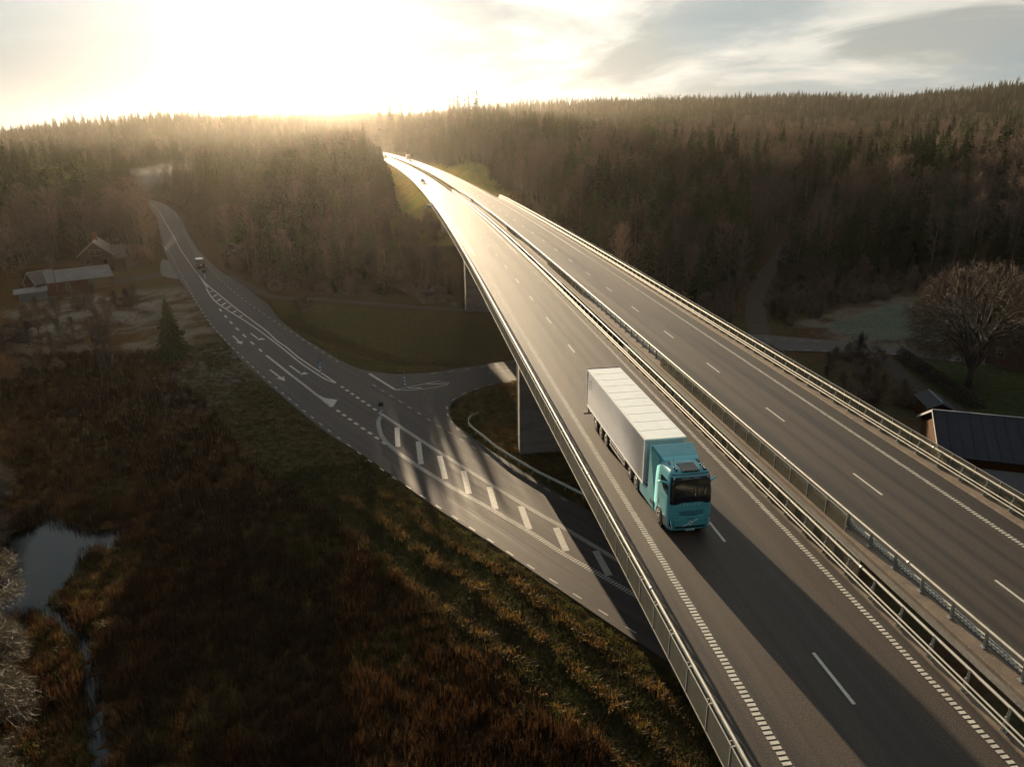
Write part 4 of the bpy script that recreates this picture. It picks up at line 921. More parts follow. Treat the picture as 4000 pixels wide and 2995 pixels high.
class Cab:
    # plan outline of the cab at height z; runs left rear -> front -> right rear
    Z = [.28,.42,.62,1.10,1.55,1.95,2.35,2.80,3.20,3.50,3.62,3.70]
    Wd = [1.16,1.22,1.25,1.25,1.245,1.24,1.235,1.22,1.185,1.14,1.10,1.02]
    F = [.10,.03,.0,.02,.03,.05,.09,.17,.255,.33,.40,.52]
    def __init__(s, rear=2.35, rad=.26): s.rear = rear; s.rad = rad
    def wf(s, z): return float(np.interp(z, s.Z, s.Wd)), float(np.interp(z, s.Z, s.F))
    def pt(s, t, z, off=0.0):
        w, f = s.wf(z); r = s.rad; w += off; f -= off
        if t <= 1: return (-w, s.rear+(f+r-s.rear)*t, z)
        if t <= 2: a = (t-1)*pi/2; return (-w+r-r*cos(a), f+r-r*sin(a)-(.07*(1-((w-r+r*cos(a))/w)**2)), z)
        if t <= 3: x = -w+r+(2*w-2*r)*(t-2); return (x, f-.07*(1-(x/w)**2), z)
        if t <= 4: a = (t-3)*pi/2; x = w-r+r*sin(a); return (x, f+r-r*cos(a)-.07*(1-(x/w)**2), z)
        return (w, f+r+(s.rear-f-r)*(t-4), z)
    def patch(s, mb, t0, t1, z0, z1, off, nt=20, nz=6, z0f=None):
        osm = mb.smooth; mb.smooth = True
        b = len(mb.v)
        for i in range(nz+1):
            for j in range(nt+1):
                t = t0+(t1-t0)*j/nt; za = z0 if z0f is None else z0f(t); z = za+(z1-za)*i/nz; mb.v.append(s.pt(t, z, off))
        for i in range(nz):
            for j in range(nt): mb.face((b+i*(nt+1)+j, b+i*(nt+1)+j+1, b+(i+1)*(nt+1)+j+1, b+(i+1)*(nt+1)+j))
        mb.smooth = osm
    def shell(s, mb):
        ts = [0,.25,.5,.75,1]+[1+k/7 for k in range(1,8)]+[2+k/10 for k in range(1,11)]+[3+k/7 for k in range(1,8)]+[4.25,4.5,4.75,5]
        zs = s.Z; b = len(mb.v); mb.smooth = True
        for z in zs:
            for t in ts: mb.v.append(s.pt(t, z))
        n = len(ts)
        for i in range(len(zs)-1):
            for j in range(n): mb.face((b+i*n+j, b+i*n+(j+1) % n, b+(i+1)*n+(j+1) % n, b+(i+1)*n+j))
        # roof: rings shrinking toward a raised centre
        last = b+(len(zs)-1)*n
        c = (0, 1.35, 0)
        for k, (sc, z) in enumerate(((.93, 3.745), (.75, 3.77), (.4, 3.785))):
            nb = len(mb.v)
            for t in ts:
                p = s.pt(t, 3.70); mb.v.append(((p[0])*sc, c[1]+(p[1]-c[1])*sc, z))
            for j in range(n): mb.face((last+j, last+(j+1) % n, nb+(j+1) % n, nb+j))
            last = nb
        mb.face([last+j for j in range(n)]); mb.face([b+j for j in range(n)][::-1]); mb.smooth = False
def hauler(loc, rz):
    T = empty('articulated_lorry', loc, rz, 'teal electric lorry pulling a long white box trailer on the near bridge', 'lorry')
    cab = Cab()
    b = MB(); cab.shell(b); C = b.build('cab', TEAL, T)
    # screen surround, glass and inside
    b = MB(); cab.patch(b, 1.42, 3.58, 2.0, 3.60, .006, 26, 8, lambda t: 1.93 if (t < 2.10 or t > 2.90) else 2.04 if 2.2 < t < 2.8 else 1.93+(min(t-2.10, 2.90-t))*1.1)
    b.build('screen_surround', SCR, C)
    b = MB(); cab.patch(b, 1.60, 3.40, 2.38, 3.24, .016, 22, 6); b.build('windscreen', GLASS, C)
    b = MB()
    for t0, z0, t1, z1 in ((2.08,2.34,2.46,2.44),(2.56,2.33,2.92,2.46)):
        p, q = Vector(cab.pt(t0, z0, .03)), Vector(cab.pt(t1, z1, .035)); b.tube([p, q], .012, 5)
    b.build('wiper', BLACK, C)
    for sx, t in ((-1, 1.83), (1, 3.17)):
        b = MB(); cab.patch(b, t-.035-(.05 if sx > 0 else 0), t+.035+(.05 if sx < 0 else 0), 3.33, 3.50, .014, 3, 2); b.build('marker_lamp', LENS, C)
    sg = text_obj('ELECTRIC', .235, SCRL, C, (-.0, cab.pt(2.5, 3.42)[1]-.014, 3.40), (radians(78), 0, 0), 'headboard_lettering', stretch=1.12)
    for i, ch in enumerate('VOLVO'): text_obj(ch, .11, LETT, C, (-.42+.21*i, cab.pt(2.5, 1.90)[1]-.012, 1.905), (radians(90), 0, 0), 'letter', bold=.003)
    # grille with ribs
    b = MB()
    cab.patch(b, 2.17, 2.86, 1.27, 1.50, .004, 16, 1); b.build('grille', TEALD, C)
    b = MB()
    for k in range(30):
        t = 2.175+k*.0235; p = Vector(cab.pt(t, 1.28, .012)); q = Vector(cab.pt(t, 1.49, .012)); b.box(((p.x+q.x)/2, (p.y+q.y)/2, 1.385), (.026, .02, .21))
    b.build('grille_ribs', TEAL, C)
    b = MB(); cab.patch(b, 2.16, 2.87, 1.13, 1.245, .022, 16, 1); cab.patch(b, 2.02, 2.99, 1.00, 1.065, .02, 20, 1); b.build('bumper_trim', TEALL, C)
    b = MB(); cab.patch(b, 2.33, 2.68, 1.235, 1.268, .026, 10, 1); cab.patch(b, 2.40, 2.60, 1.035, 1.07, .026, 6, 1); cab.patch(b, 2.06, 2.94, .47, .60, .008, 18, 1)
    for z in (1.52, 1.11, .985): cab.patch(b, 1.5 if z < 1.2 else 2.1, 3.5 if z < 1.2 else 2.9, z, z+.014, .005, 24, 1)
    for t in (2.03, 2.97): cab.patch(b, t-.006, t+.006, .42, 1.06, .006, 1, 6)
    cab.patch(b, 1.02, 3.98, .29, .36, .004, 24, 1)
    b.build('intake_slot', BLACK, C)
    b = MB(); cab.patch(b, 1.4, 3.6, .37, .455, .016, 24, 1); b.build('bumper_lip', TEALL, C)
    # emblem
    yb = cab.pt(2.5, .80)[1]
    b = MB(); P = [(-.42+.03, .60), (.44, .985), (.42, 1.015), (-.42, .63)]; b.prism([(p[0], p[1]-.01) for p in P], 'y', yb-.016, yb-.004); b.build('badge_bar', LETT, C)
    b = MB(); n = 24
    for k in range(n):
        a, a2 = 2*pi*k/n, 2*pi*(k+1)/n
        b.prism([(r*cos(q), .79+r*sin(q)) for r, q in ((.078,a),(.105,a),(.105,a2),(.078,a2))], 'y', yb-.035, yb-.005)
    b.build('badge_ring', SILV, C)
    b = MB(); b.lathe([(.08, yb-.022), (.08, yb-.004)], (0,0,.79), 'y', 20); b.build('badge_disc', BLACK, C)
    b = MB(); b.bb(-.075, .075, yb-.028, yb-.02, .782, .798); b.build('badge_bar', LETT, C)
    # headlamps: dark triangle edged with a bright V
    for s in (-1, 1):
        m_ = lambda t: t if s < 0 else 5-t
        b = MB()
        A = [(1.52,1.02),(1.66,.97),(1.93,.52),(1.55,.62)]
        b.poly([cab.pt(m_(t), z, .02) for t, z in A]); b.poly([cab.pt(m_(t), z, .01) for t, z in ((1.3,.44),(1.5,.44),(1.5,.50),(1.3,.50))]); b.build('headlamp', BLACK, C)
        b = MB()
        for (t0, z0), (t1, z1) in (((1.68,.98),(1.95,.50)), ((1.95,.50),(1.52,.60))):
            b.tube([Vector(cab.pt(m_(t0), z0, .026)), Vector(cab.pt(m_((t0+t1)/2), (z0+z1)/2, .028)), Vector(cab.pt(m_(t1), z1, .026))], .014, 6)
        b.build('running_lamp', SILV, C)
    # number plate
    yp = cab.pt(2.5, .36)[1]-.03
    b = MB(); b.bb(-.27, .27, yp-.006, yp+.012, .295, .405); PL = b.build('number_plate', PLATE, C)
    b = MB(); b.bb(-.27, -.215, yp-.010, yp-.0065, .295, .405); b.build('plate_band', PBLUE, PL)
    text_obj('TJH 05A', .10, BLACK, PL, (.03, yp-.011, .35), (radians(90), 0, 0), 'plate_lettering', bold=.002, extrude=.002)
    text_obj('FH', .06, LETT, C, (.62, cab.pt(2.75, 1.19)[1]-.026, 1.19), (radians(90), 0, 0), 'letter', extrude=.002)
    # side windows, door seams, mirrors
    for s in (-1, 1):
        b = MB(); P = [(.22,2.40),(.42,2.36),(1.02,2.44),(1.45,2.72),(1.60,2.98),(1.45,3.12),(.55,3.14),(.36,2.85)]
        b.poly([(s*(cab.wf(z)[0]+.01), y+.06, z) for y, z in P]); b.build('side_window', GLASS, C)
        b = MB()
        for (y0, z0, y1, z1) in ((.36,2.34,.36,1.0),(1.62,3.0,1.66,1.25),(.36,1.0,.9,.98)):
            p = Vector((s*(cab.wf(z0)[0]+.004), y0, z0)); q = Vector((s*(cab.wf(z1)[0]+.004), y1, z1)); b.tube([p, q], .008, 4)
        b.build('door_seam', TEALD, C)
        b = MB(); b.bb(s*1.255, s*1.275, 1.1, 1.3, 2.0, 2.04); b.build('handle', BLACK, C)
        b = MB(); osm = []
        w = cab.wf(3.1)[0]
        for k in range(6):
            f = k/5; osm.append((s*(w-.03+f*.52), .42+f*.30, 3.02+.10*sin(f*2.2)))
        b.tube(osm, .075, 8, r1=.045); b.build('mirror_arm', TEALL, C)
        b = MB(); b.tube([osm[0], (s*(w+.02), .48, 3.0)], .09, 8); b.build('mirror_foot', LENS if s < 0 else TEAL, C)
        # steps and wheel arch
        b = MB(); b.bb(s*1.18, s*1.262, .42, .80, .45, .95); b.build('step', BLACK, C)
    # roof: hatch, horns, aerials
    b = MB(); b.hexa([(-.50,.32,3.745),(.50,.32,3.745),(.50,1.28,3.78),(-.50,1.28,3.78),(-.47,.34,3.80),(.47,.34,3.80),(.47,1.26,3.83),(-.47,1.26,3.83)]); b.build('roof_hatch', SCR, C)
    for x, y in ((-.82,.72),(-.78,.50),(.78,.95),(.80,.72),(.80,.52),(.82,.38)):
        b = MB(); b.lathe([(.05,3.73),(.06,3.80),(.045,3.86),(.01,3.88)], (x, y, 0), n=10); h = b.build('roof_beacon', BLACK, C)
    for x, y in ((-.84,.75),(.76,.98),(.80,.74)):
        b = MB(); b.tube([(x, y, 3.8), (x-.02, y+.12, 4.45)], .007, 4); b.build('aerial', BLACK, C)
    for x in (-.85, .85): b = MB(); b.box((x, 1.45, 3.785), (.09, .34, .06), rz=.15*(-1 if x < 0 else 1)); b.build('roof_vent', BLACK, C)
    # roof deflector and side fairings
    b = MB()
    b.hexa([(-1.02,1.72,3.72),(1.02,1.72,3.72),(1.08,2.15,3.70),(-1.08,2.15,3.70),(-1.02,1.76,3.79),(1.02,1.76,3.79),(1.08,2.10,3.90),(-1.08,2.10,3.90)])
    D1 = b.build('deflector_lip', TEALL, T, bevel=.02)  # paler teal paints in the light this tilted front face catches
    b = MB(); b.hexa([(-1.08,2.10,3.62),(1.08,2.10,3.62),(1.24,3.30,3.60),(-1.24,3.30,3.60),(-1.08,2.10,3.905),(1.08,2.10,3.905),(1.24,3.22,4.12),(-1.24,3.22,4.12)]); b.build('roof_deflector', TEAL, T, bevel=.02)
    for s in (-1, 1):
        b = MB(); x0, x1 = s*1.20, s*1.245
        b.hexa([(x0,2.30,1.0),(x1,2.30,1.0),(x1,3.55,1.0),(x0,3.55,1.0),(x0*.92,2.10,3.70),(x1*.92,2.10,3.70),(x1,3.42,4.0),(x0,3.42,4.0)]); b.build('side_fairing', TEAL, T, bevel=.012)
        b = MB(); b.bb(s*1.19, s*1.25, 2.42, 4.88, .36, 1.18); b.build('chassis_fairing', TEAL, T, bevel=.02)
        b = MB(); b.bb(s*1.251, s*1.258, 2.6, 3.0, .62, .86); b.bb(s*1.251, s*1.275, 2.36, 2.44, .55, .95); b.build('step', BLACK, T)
        b = MB(); b.bb(s*1.251, s*1.262, 3.95, 4.03, .98, 1.03); b.build('side_reflector', AMB, T)
        # front wheel arch
        for yc, rr, mm, nm, x_in in ((1.4, .60, BLACK, 'wheel_arch', .90),):
            b = MB(); n = 12
            pr = [(yc+rr*cos(pi*k/n), .50+rr*sin(pi*k/n)) for k in range(n+1)]+[(yc+(rr-.05)*cos(pi*k/n), .50+(rr-.05)*sin(pi*k/n)) for k in range(n, -1, -1)]
            b.prism(pr, 'x', s*x_in, s*1.268); b.build(nm, mm, T)
            b = MB(); b.lathe([(rr-.05, s*1.256),(rr-.05, s*1.262)], (0, yc, .50), 'x', 28); b.build('wheel_housing', BLACK, T)
        wheel(T, s*1.10, 1.4, .50, .36, s); wheel(T, s*1.02, 5.6, .50, .42, s); wheel(T, s*1.02, 6.97, .48, .36, s)
        for yc in (5.6, 6.97):
            b = MB(); n = 10; rr = .57
            pr = [(yc+rr*cos(pi*k/n), .52+rr*sin(pi*k/n)) for k in range(n+1)]+[(yc+(rr-.03)*cos(pi*k/n), .52+(rr-.03)*sin(pi*k/n)) for k in range(n, -1, -1)]
            b.prism(pr, 'x', s*.78, s*1.22); b.build('mudguard', BLACK, T)
    b = MB(); b.bb(-.45, -.35, 1.0, 7.5, .75, 1.0); b.bb(.35, .45, 1.0, 7.5, .75, 1.0); b.bb(-1.1, 1.1, 1.0, 4.8, .5, .95); b.bb(-.9, .9, 4.9, 6.6, .95, 1.04); b.build('chassis', BLACK, T)
    # trailer: front 4.27 m behind the bumper, 13.6 m long
    y0, y1, zb, zt = 4.27, 17.87, 1.08, 4.0
    b = MB(); b.bb(-1.27, 1.27, y0+.03, y1-.04, zb+.05, zt-.03); TR = b.build('trailer_box', SIDEW, T)
    b = MB(); b.bb(-1.22, 1.22, y0+.06, y1-.08, zt-.029, zt-.004); b.build('trailer_roof', WHITE, TR)
    b = MB()
    for k in range(1, 10): yy = y0+(y1-y0)*k/10; b.bb(-1.22, 1.22, yy-.007, yy+.007, zt-.0035, zt+.002)
    for x in (-1.17, 1.17): b.bb(x-.008, x+.008, y0+.1, y1-.1, zt-.0035, zt+.001)
    b.build('roof_seam', mat('roof_seam', (.50,.47,.42), rough=.6), TR)
    b = MB()
    for s in (-1, 1):
        b.bb(s*1.225, s*1.29, y0+.02, y1-.05, zt-.10, zt); b.bb(s*1.24, s*1.295, y0+.02, y1-.05, zb-.02, zb+.10)
        b.bb(s*1.13, s*1.30, y0-.02, y0+.10, zb, zt-.02)
        b.bb(s*1.20, s*1.30, y1-.10, y1+.02, zb, zt-.02)
    b.bb(-1.13, 1.13, y0-.015, y0+.06, zt-.11, zt-.01); b.bb(-1.13, 1.13, y0-.015, y0+.05, zb, zb+.12)
    b.build('trailer_frame', WHITE, TR, bevel=.012)
    b = MB(); b.bb(-1.10, 1.10, y0+.0, y0+.028, zb+.13, zt-.12); b.build('front_bulkhead', SIDEW, TR)
    b = MB(); b.bb(-1.30, 1.30, y1+.021, y1+.06, zt-.07, zt+.012); b.bb(-1.2, 1.2, y1-.03, y1+.03, zb, zt-.08); b.build('rear_door', BLACK, TR)
    b = MB()
    for x, z in ((-1.22,3.85),(1.22,3.85),(-1.22,1.2),(1.22,1.2)): b.lathe([(.035, y0-.03),(.035, y0-.015)], (x,0,z), 'y', 10)
    b.build('corner_bolt', ALU, TR)
    # slanted dash graphic on both sides, thickening towards the front
    for s in (-1, 1):
        b = MB(); X = s*1.276
        for i in range(30):
            for j in range(36):
                sd = .16+i*.205; z = 1.24+j*.075; q = (sd+(z-1.2)*.30 if False else sd)
                reach = 3.0+2.6*sstep(0, 1, (z-1.1)/2.6) if True else 5
                g = 1-sd/(reach+.2)
                if g < .06: continue
                g = min(1, g*1.25); L_ = .175*(.30+.70*g); th = .047*(.22+.78*g)
                yy = y0+.12+sd+((j % 2)*.10); 
                if z+th > 3.86 or (yy-y0) < .12: continue
                b.poly([(X, yy-L_/2, z+.045), (X, yy+L_/2, z-.015), (X, yy+L_/2, z-.015+th), (X, yy-L_/2, z+.045+th)])
        b.build('side_graphic', DOT, TR, fixn=False)
        # ring logo near the rear
        b = MB(); n = 32; yc, zc = y1-.95, 3.02
        for k in range(n):
            a, a2 = 2*pi*k/n, 2*pi*(k+1)/n; b.poly([(X, yc+r*cos(q), zc+r*sin(q)) for r, q in ((.30,a),(.345,a),(.345,a2),(.30,a2))])
        b.poly([(X, yc-.29, zc-.03), (X, yc+.29, zc-.03), (X, yc+.29, zc+.03), (X, yc-.29, zc+.03)])
        b.poly([(X, yc-.38, zc+.38), (X, yc-.18, zc+.38), (X, yc-.38, zc+.18)])
        b.build('ring_logo', DOT, TR, fixn=False)
        b = MB()
        for z in (.56, .84): b.bb(s*1.22, s*1.25, 8.0, 11.45, z-.07, z+.07)
        for y in (8.1, 9.7, 11.3): b.bb(s*1.17, s*1.22, y-.04, y+.04, .45, 1.08)
        b.build('side_guard', ALU, T)
        for yc in (12.25, 13.57, 14.95): wheel(T, s*1.06, yc, .50, .40, s)
        b = MB(); b.bb(s*.82, s*1.24, 15.55, 15.60, .35, 1.06); b.build('mud_flap', BLACK, T)
        b = MB(); b.bb(s*1.10, s*1.16, 7.35, 7.5, .25, 1.0); b.bb(s*1.0, s*1.25, 7.3, 7.55, .2, .25); b.build('landing_leg', BLACK, T)
        b = MB(); b.bb(s*.85, s*1.22, y1-.02, y1+.03, .92, 1.04); b.build('rear_lamp', RED, T)
        b = MB()
        for k in range(6): b.bb(s*1.296, s*1.302, 5.4+k*2.2, 5.47+k*2.2, zb-.005, zb+.03)
        b.build('side_reflector', AMB, TR)
    b = MB(); b.bb(-.5, -.38, 5.2, 17.7, .82, 1.1); b.bb(.38, .5, 5.2, 17.7, .82, 1.1)
    for y in (12.25, 13.57, 14.95): b.bb(-1.0, 1.0, y-.07, y+.07, .42, .56)
    b.build('trailer_frame_rail', BLACK, T)
    b = MB(); b.bb(-1.55, 1.22, y1-.42, y1-.34, .45, .56); b.bb(-1.22, -1.1, y1-.40, y1-.32, .5, 1.08); b.bb(1.1, 1.22, y1-.40, y1-.32, .5, 1.08); b.build('rear_bumper', BLACK, T)
    return T
hauler((14.74, 33.40, 0.008), .008)

def car(name, label, loc, rz, paintm, group=None, kind='hatch', cat='car', size=1.0):
    """front at -y (towards the camera), length 4.4 m"""
    E = empty(name, loc, rz, label, cat, group); E.scale = (size, size, size)
    L2, W2 = 2.2, .90
    hood, roof = (.86, 1.45) if kind != 'van' else (.95, 1.85)
    prof = {'hatch': [(-2.2,.35),(-2.22,.62),(-2.05,.80),(-1.15,.95),(2.02,.98),(2.2,.80),(2.22,.35)],
            'van': [(-2.2,.35),(-2.22,.75),(-2.0,.98),(-1.25,1.08),(2.15,1.12),(2.22,.9),(2.22,.35)]}[kind]
    b = MB(); b.prism(prof, 'x', -W2, W2); body = b.build('body', paintm, E, bevel=.05)
    z0 = .94 if kind == 'hatch' else 1.06; zr = 1.44 if kind == 'hatch' else 1.92; yf0, yf1, yr1, yr0 = (-1.2,-.45,1.35,1.98) if kind == 'hatch' else (-1.3,-.75,1.85,2.15)
    b = MB(); w0, w1 = .84, .66 if kind == 'hatch' else .76
    b.hexa([(-w0,yf0,z0),(w0,yf0,z0),(w0,yr0,z0),(-w0,yr0,z0),(-w1,yf1,zr),(w1,yf1,zr),(w1,yr1,zr),(-w1,yr1,zr)]); b.build('cabin_glass', GLASS, E)
    b = MB(); b.hexa([(-w1-.02,yf1-.03,zr-.02),(w1+.02,yf1-.03,zr-.02),(w1+.02,yr1+.05,zr-.02),(-w1-.02,yr1+.05,zr-.02),(-w1+.04,yf1+.1,zr+.05),(w1-.04,yf1+.1,zr+.05),(w1-.04,yr1-.1,zr+.05),(-w1+.04,yr1-.1,zr+.05)]); b.build('roof', paintm, E)
    b = MB()
    for s in (-1, 1):
        for (ya, yb) in ((yf0, yf1), (yr0, yr1), (.25, .25)):
            b.tube([(s*w0, ya, z0), (s*w1, yb, zr)], .035, 5)
    b.build('pillars', paintm, E)
    for s in (-1, 1):
        for y in (-1.38, 1.38):
            t = MB(); t.lathe([(.2,-.1),(.33,-.1),(.34,0),(.33,.1),(.2,.1)], (0,0,0), 'x', 16); w = t.build('wheel', TYRE, E, loc=(s*.80, y, .34)); t = MB(); t.lathe([(.2, s*.08),(.2, s*.105),(.05, s*.11)], (0,0,0), 'x', 12); t.build('rim', RIM, w)
        t = MB(); t.box((s*.66, -2.17, .70), (.34, .10, .14)); t.build('headlight', LENS, E)
        t = MB(); t.box((s*.70, 2.19, .86), (.26, .08, .16)); t.build('tail_light', RED, E)
        t = MB(); t.box((s*.98, yf0+.25, z0+.08), (.16, .08, .12)); t.build('wing_mirror', paintm, E)
    t = MB(); t.bb(-.6, .6, -2.235, -2.2, .40, .58); t.build('grille', BLACK, E)
    t = MB(); t.bb(-.26, .26, 2.222, 2.235, .55, .66); t.bb(-.26, .26, -2.25, -2.236, .42, .52); t.build('number_plate', PLATE, E)
    return E
CW = mat('silver_car_paint', (.45,.46,.48), rough=.25, metal=.5, coat=.6); CD = mat('dark_car_paint', (.02,.022,.028), rough=.25, coat=.6); CB = mat('blue_grey_car_paint', (.16,.19,.24), rough=.25, metal=.4, coat=.6)
GV = 'vehicles coming over the motorway'
def mw(x, y): return (x-cv(y), y, .008)
def mwr(y): return math.atan((y-100)/5000.0)
car('car', 'silver car driving towards the bridge, nearest car behind the lorry', mw(14.35, 324), mwr(324), CW, GV)
car('car', 'small silver car at the forest edge, farthest along the near carriageway', mw(18.2, 640), mwr(640), CW, GV)
car('car', 'silver car just behind the distant lorry on the far carriageway', mw(27.3, 545), mwr(545)+pi, CW, GV)
def far_lorry():
    y = 585; E = empty('box_lorry', mw(30.1, y), mwr(y)+pi, 'distant pale box lorry heading away up the far carriageway', 'lorry', GV)
    b = MB(); b.bb(-1.25, 1.25, -2.6, 5.2, 1.0, 3.9); b.build('cargo_box', WHITE, E)
    b = MB(); b.prism([(-5.0,.4),(-5.0,1.8),(-4.6,2.9),(-2.8,3.1),(-2.8,.4)], 'x', -1.2, 1.2); b.build('cab', CW, E, bevel=.04)
    b = MB(); b.bb(-1.1, 1.1, -4.98, -4.9, 1.8, 2.6); b.build('windscreen', GLASS, E)
    b = MB(); b.bb(-1.15, 1.15, 5.2, 5.24, 1.1, 3.8); b.build('rear_door', ALU, E)
    for s in (-1, 1):
        for yy in (-4.0, 2.2, 3.4): wheel(E, s*1.05, yy, .48, .35, s)
        b = MB(); b.bb(s*.8, s*1.2, 5.2, 5.26, .8, .98); b.build('tail_light', RED, E)
far_lorry()
vx, vy = -51.4, 192.0
E_ = car('van', 'dark estate van with a pale roof driving up the lower road into the woods', (vx, vy, zroad(vx, vy)+.0), pi+radians(21), CD, kind='van', cat='van', size=1.08)
for c_ in E_.children:
    if c_.name.startswith('roof'): c_.data.materials.clear(); c_.data.materials.append(WHITE)
# ------------------------------------------------------------------ buildings
REDW = mat('falu_red_boards', (.085,.026,.016), rough=.85, noise=(1.5,(.055,.017,.012),.4,.7), bump=(3,.03,(14,14,.3)))
BROWNW = mat('brown_boards', (.075,.042,.02), rough=.85, noise=(1.5,(.05,.028,.014),.4,.7), bump=(3,.03,(14,14,.3)))
ORANGEW = mat('orange_red_boards', (.042,.016,.004), rough=.9, spec=.1, noise=(1.5,(.026,.010,.003),.4,.7), bump=(3,.02,(14,14,.3)))
WHITEW = mat('white_wall', (.17,.17,.19), rough=.8, noise=(1.2,(.13,.13,.15),.4,.7))
GREYW = mat('grey_boards', (.13,.13,.14), rough=.85, noise=(2,(.13,.13,.14),.4,.7))
TIN = mat('frosty_sheet_roof', (.13,.12,.125), rough=.6, metal=.1, noise=(.6,(.08,.07,.07),.35,.7), noise2=(3,(.17,.155,.16),.5,.8))
TILE = mat('old_roof_tiles', (.10,.08,.075), rough=.8, noise=(2,(.06,.045,.04),.35,.7), bump=(6,.05))
BLUER = mat('blue_black_sheet_roof', (.008,.012,.022), rough=.7, noise=(1.0,(.006,.009,.017),.4,.7), noise2=(.7,(.013,.018,.029),.5,.8,(3,.2,1)), spec=.25)
TRIM = mat('pale_trim', (.22,.21,.19), rough=.6); BRICK = mat('chimney_brick', (.22,.10,.06), rough=.9, noise=(4,(.14,.06,.04),.4,.7))
def house(name, label, cat, loc, rz, L_, W_, H_, R_, wallm, roofm, over=.45, group=None, gable=None):
    """length along local x, ridge along x, ground at z=0"""
    E = empty(name, loc, rz, label, cat, group)
    b = MB(); b.bb(-L_/2, L_/2, -W_/2, W_/2, -1.2, H_)
    b.prism([(-W_/2, H_), (W_/2, H_), (0, H_+R_)], 'x', -L_/2, L_/2); b.build('wall', wallm, E)
    t = .14; sl_ = R_/(W_/2)
    b = MB()
    for s in (-1, 1):
        a = (s*(W_/2+over), H_-over*sl_); c = (0, H_+R_)
        b.prism([(a[0], a[1]+.03), (c[0], c[1]+.03), (c[0], c[1]+.03+t), (a[0], a[1]+.03+t)], 'x', -L_/2-over, L_/2+over)
    rf = b.build('roof', roofm, E)
    b = MB()
    for s in (-1, 1):
        for e in (-1, 1):
            x = e*(L_/2+over)
            b.prism([(s*(W_/2+over+.02), H_-over*sl_-.10), (0, H_+R_-.08), (0, H_+R_+.20), (s*(W_/2+over+.02), H_-over*sl_+.19)], 'x', x-.03 if e < 0 else x+.002, x-.002 if e < 0 else x+.03)
    b.bb(-L_/2-over, L_/2+over, -.12, .12, H_+R_+.13, H_+R_+.20)
    b.build('roof_trim', TRIM if roofm is not BLUER else mat('roof_edge', (.12,.125,.14), rough=.5), rf)
    return E, rf
def window(E, x, y, z, w, h, face='y-', mull=True):
    ax = face[0]; s = -1 if face[1] == '-' else 1
    def put(b, dx, dz, ww, hh, o0, o1):
        if ax == 'y': b.bb(x+dx-ww/2, x+dx+ww/2, y+s*o0, y+s*o1, z+dz-hh/2, z+dz+hh/2)
        else: b.bb(x+s*o0, x+s*o1, y+dx-ww/2, y+dx+ww/2, z+dz-hh/2, z+dz+hh/2)
    b = MB(); t = .09
    put(b, 0, h/2, w+t, t, .003, .05); put(b, 0, -h/2, w+t, t, .003, .05); put(b, -w/2, 0, t, h-t, .003, .05); put(b, w/2, 0, t, h-t, .003, .05)
    if mull: put(b, 0, 0, .05, h-t, .003, .045); put(b, 0, h*.1, w-.2, .05, .004, .040)
    f = b.build('window', TRIM, E); b = MB(); put(b, 0, 0, w-.05, h-.05, .002, .02); b.build('pane', GLASS, f)
# farmhouse by the lower road
hx, hy = -77.0, 191.2
FH_, rf = house('farmhouse', 'brown wooden farmhouse with frosty gabled roof and chimney, behind the long barn', 'house', (hx+.8, hy+4.2, Gs(hx, hy)-.2), radians(90+14), 9.0, 7.4, 3.5, 3.0, BROWNW, TILE)
b = MB(); b.bb(-.4, .5, -.45, .45, 5.9, 8.3); b.build('chimney', BRICK, rf)
window(FH_, -4.5, 0, 4.0, 2.4, 1.3, 'x-'); window(FH_, -4.5, -1.9, 1.9, 1.0, 1.2, 'x-'); window(FH_, -4.5, 1.9, 1.9, 1.0, 1.2, 'x-'); window(FH_, -1.5, -3.7, 2.0, 1.0, 1.2, 'y-'); window(FH_, 2.0, -3.7, 2.0, 1.0, 1.2, 'y-')
b = MB(); b.prism([(-3.5,2.4),(3.5,2.4),(0,4.9)], 'y', -6.0, -3.4); b.bb(-2.5, 3.0, -6.2, -3.71, -1, 2.4); b.build('wing', BROWNW, FH_)
b = MB()
for s in (-1, 1): b.prism([(s*3.9,2.15),(0,5.0),(0,5.15),(s*3.9,2.3)], 'y', -6.5, -2.9)
b.build('roof', TILE, FH_)
# long red barn in front of it
A, B = Vector((-66.3, 174.4, 0)), Vector((-76.6, 168.4, 0)); d = A-B; ang = atan2(d.y, d.x)
cxy = (A+B)/2+Vector((-sin(ang), cos(ang), 0))*2.6
BA, rf = house('red_barn', 'long dark red barn with frosty grey roof and pale slatted end, beside the farm drive', 'barn', (cxy.x, cxy.y, -12.0), ang, 12.2, 5.2, 3.0, 1.9, REDW, TIN, over=.35)
window(BA, -2.7, -2.6, 1.55, .75, 1.7, 'y-', False)
b = MB()
for k in range(26): b.bb(1.35+k*.18, 1.45+k*.18, -2.66, -2.603, .5, 2.85)
b.bb(1.2, 5.95, -2.67, -2.61, .42, .52); b.build('slatted_wall', mat('pale_slats', (.14,.10,.055), rough=.8), BA)
C_, rf = house('annex_barn', 'square wooden outhouse with patchy pyramid roof at the far left end of the red barn', 'barn', (-79.4, 170.9, -12.1), ang+.35, 4.6, 4.8, 2.9, 2.2, REDW, TILE, over=.3)
S_ = empty('lean_to_shed', (-79.6, 166.6, -12.3), ang-.1, 'low grey lean-to shed with corrugated roof leaning against the outhouse', 'shed')
b = MB(); b.bb(-2.6, 2.6, -1.3, 1.3, -.8, 1.7); b.build('wall', GREYW, S_)
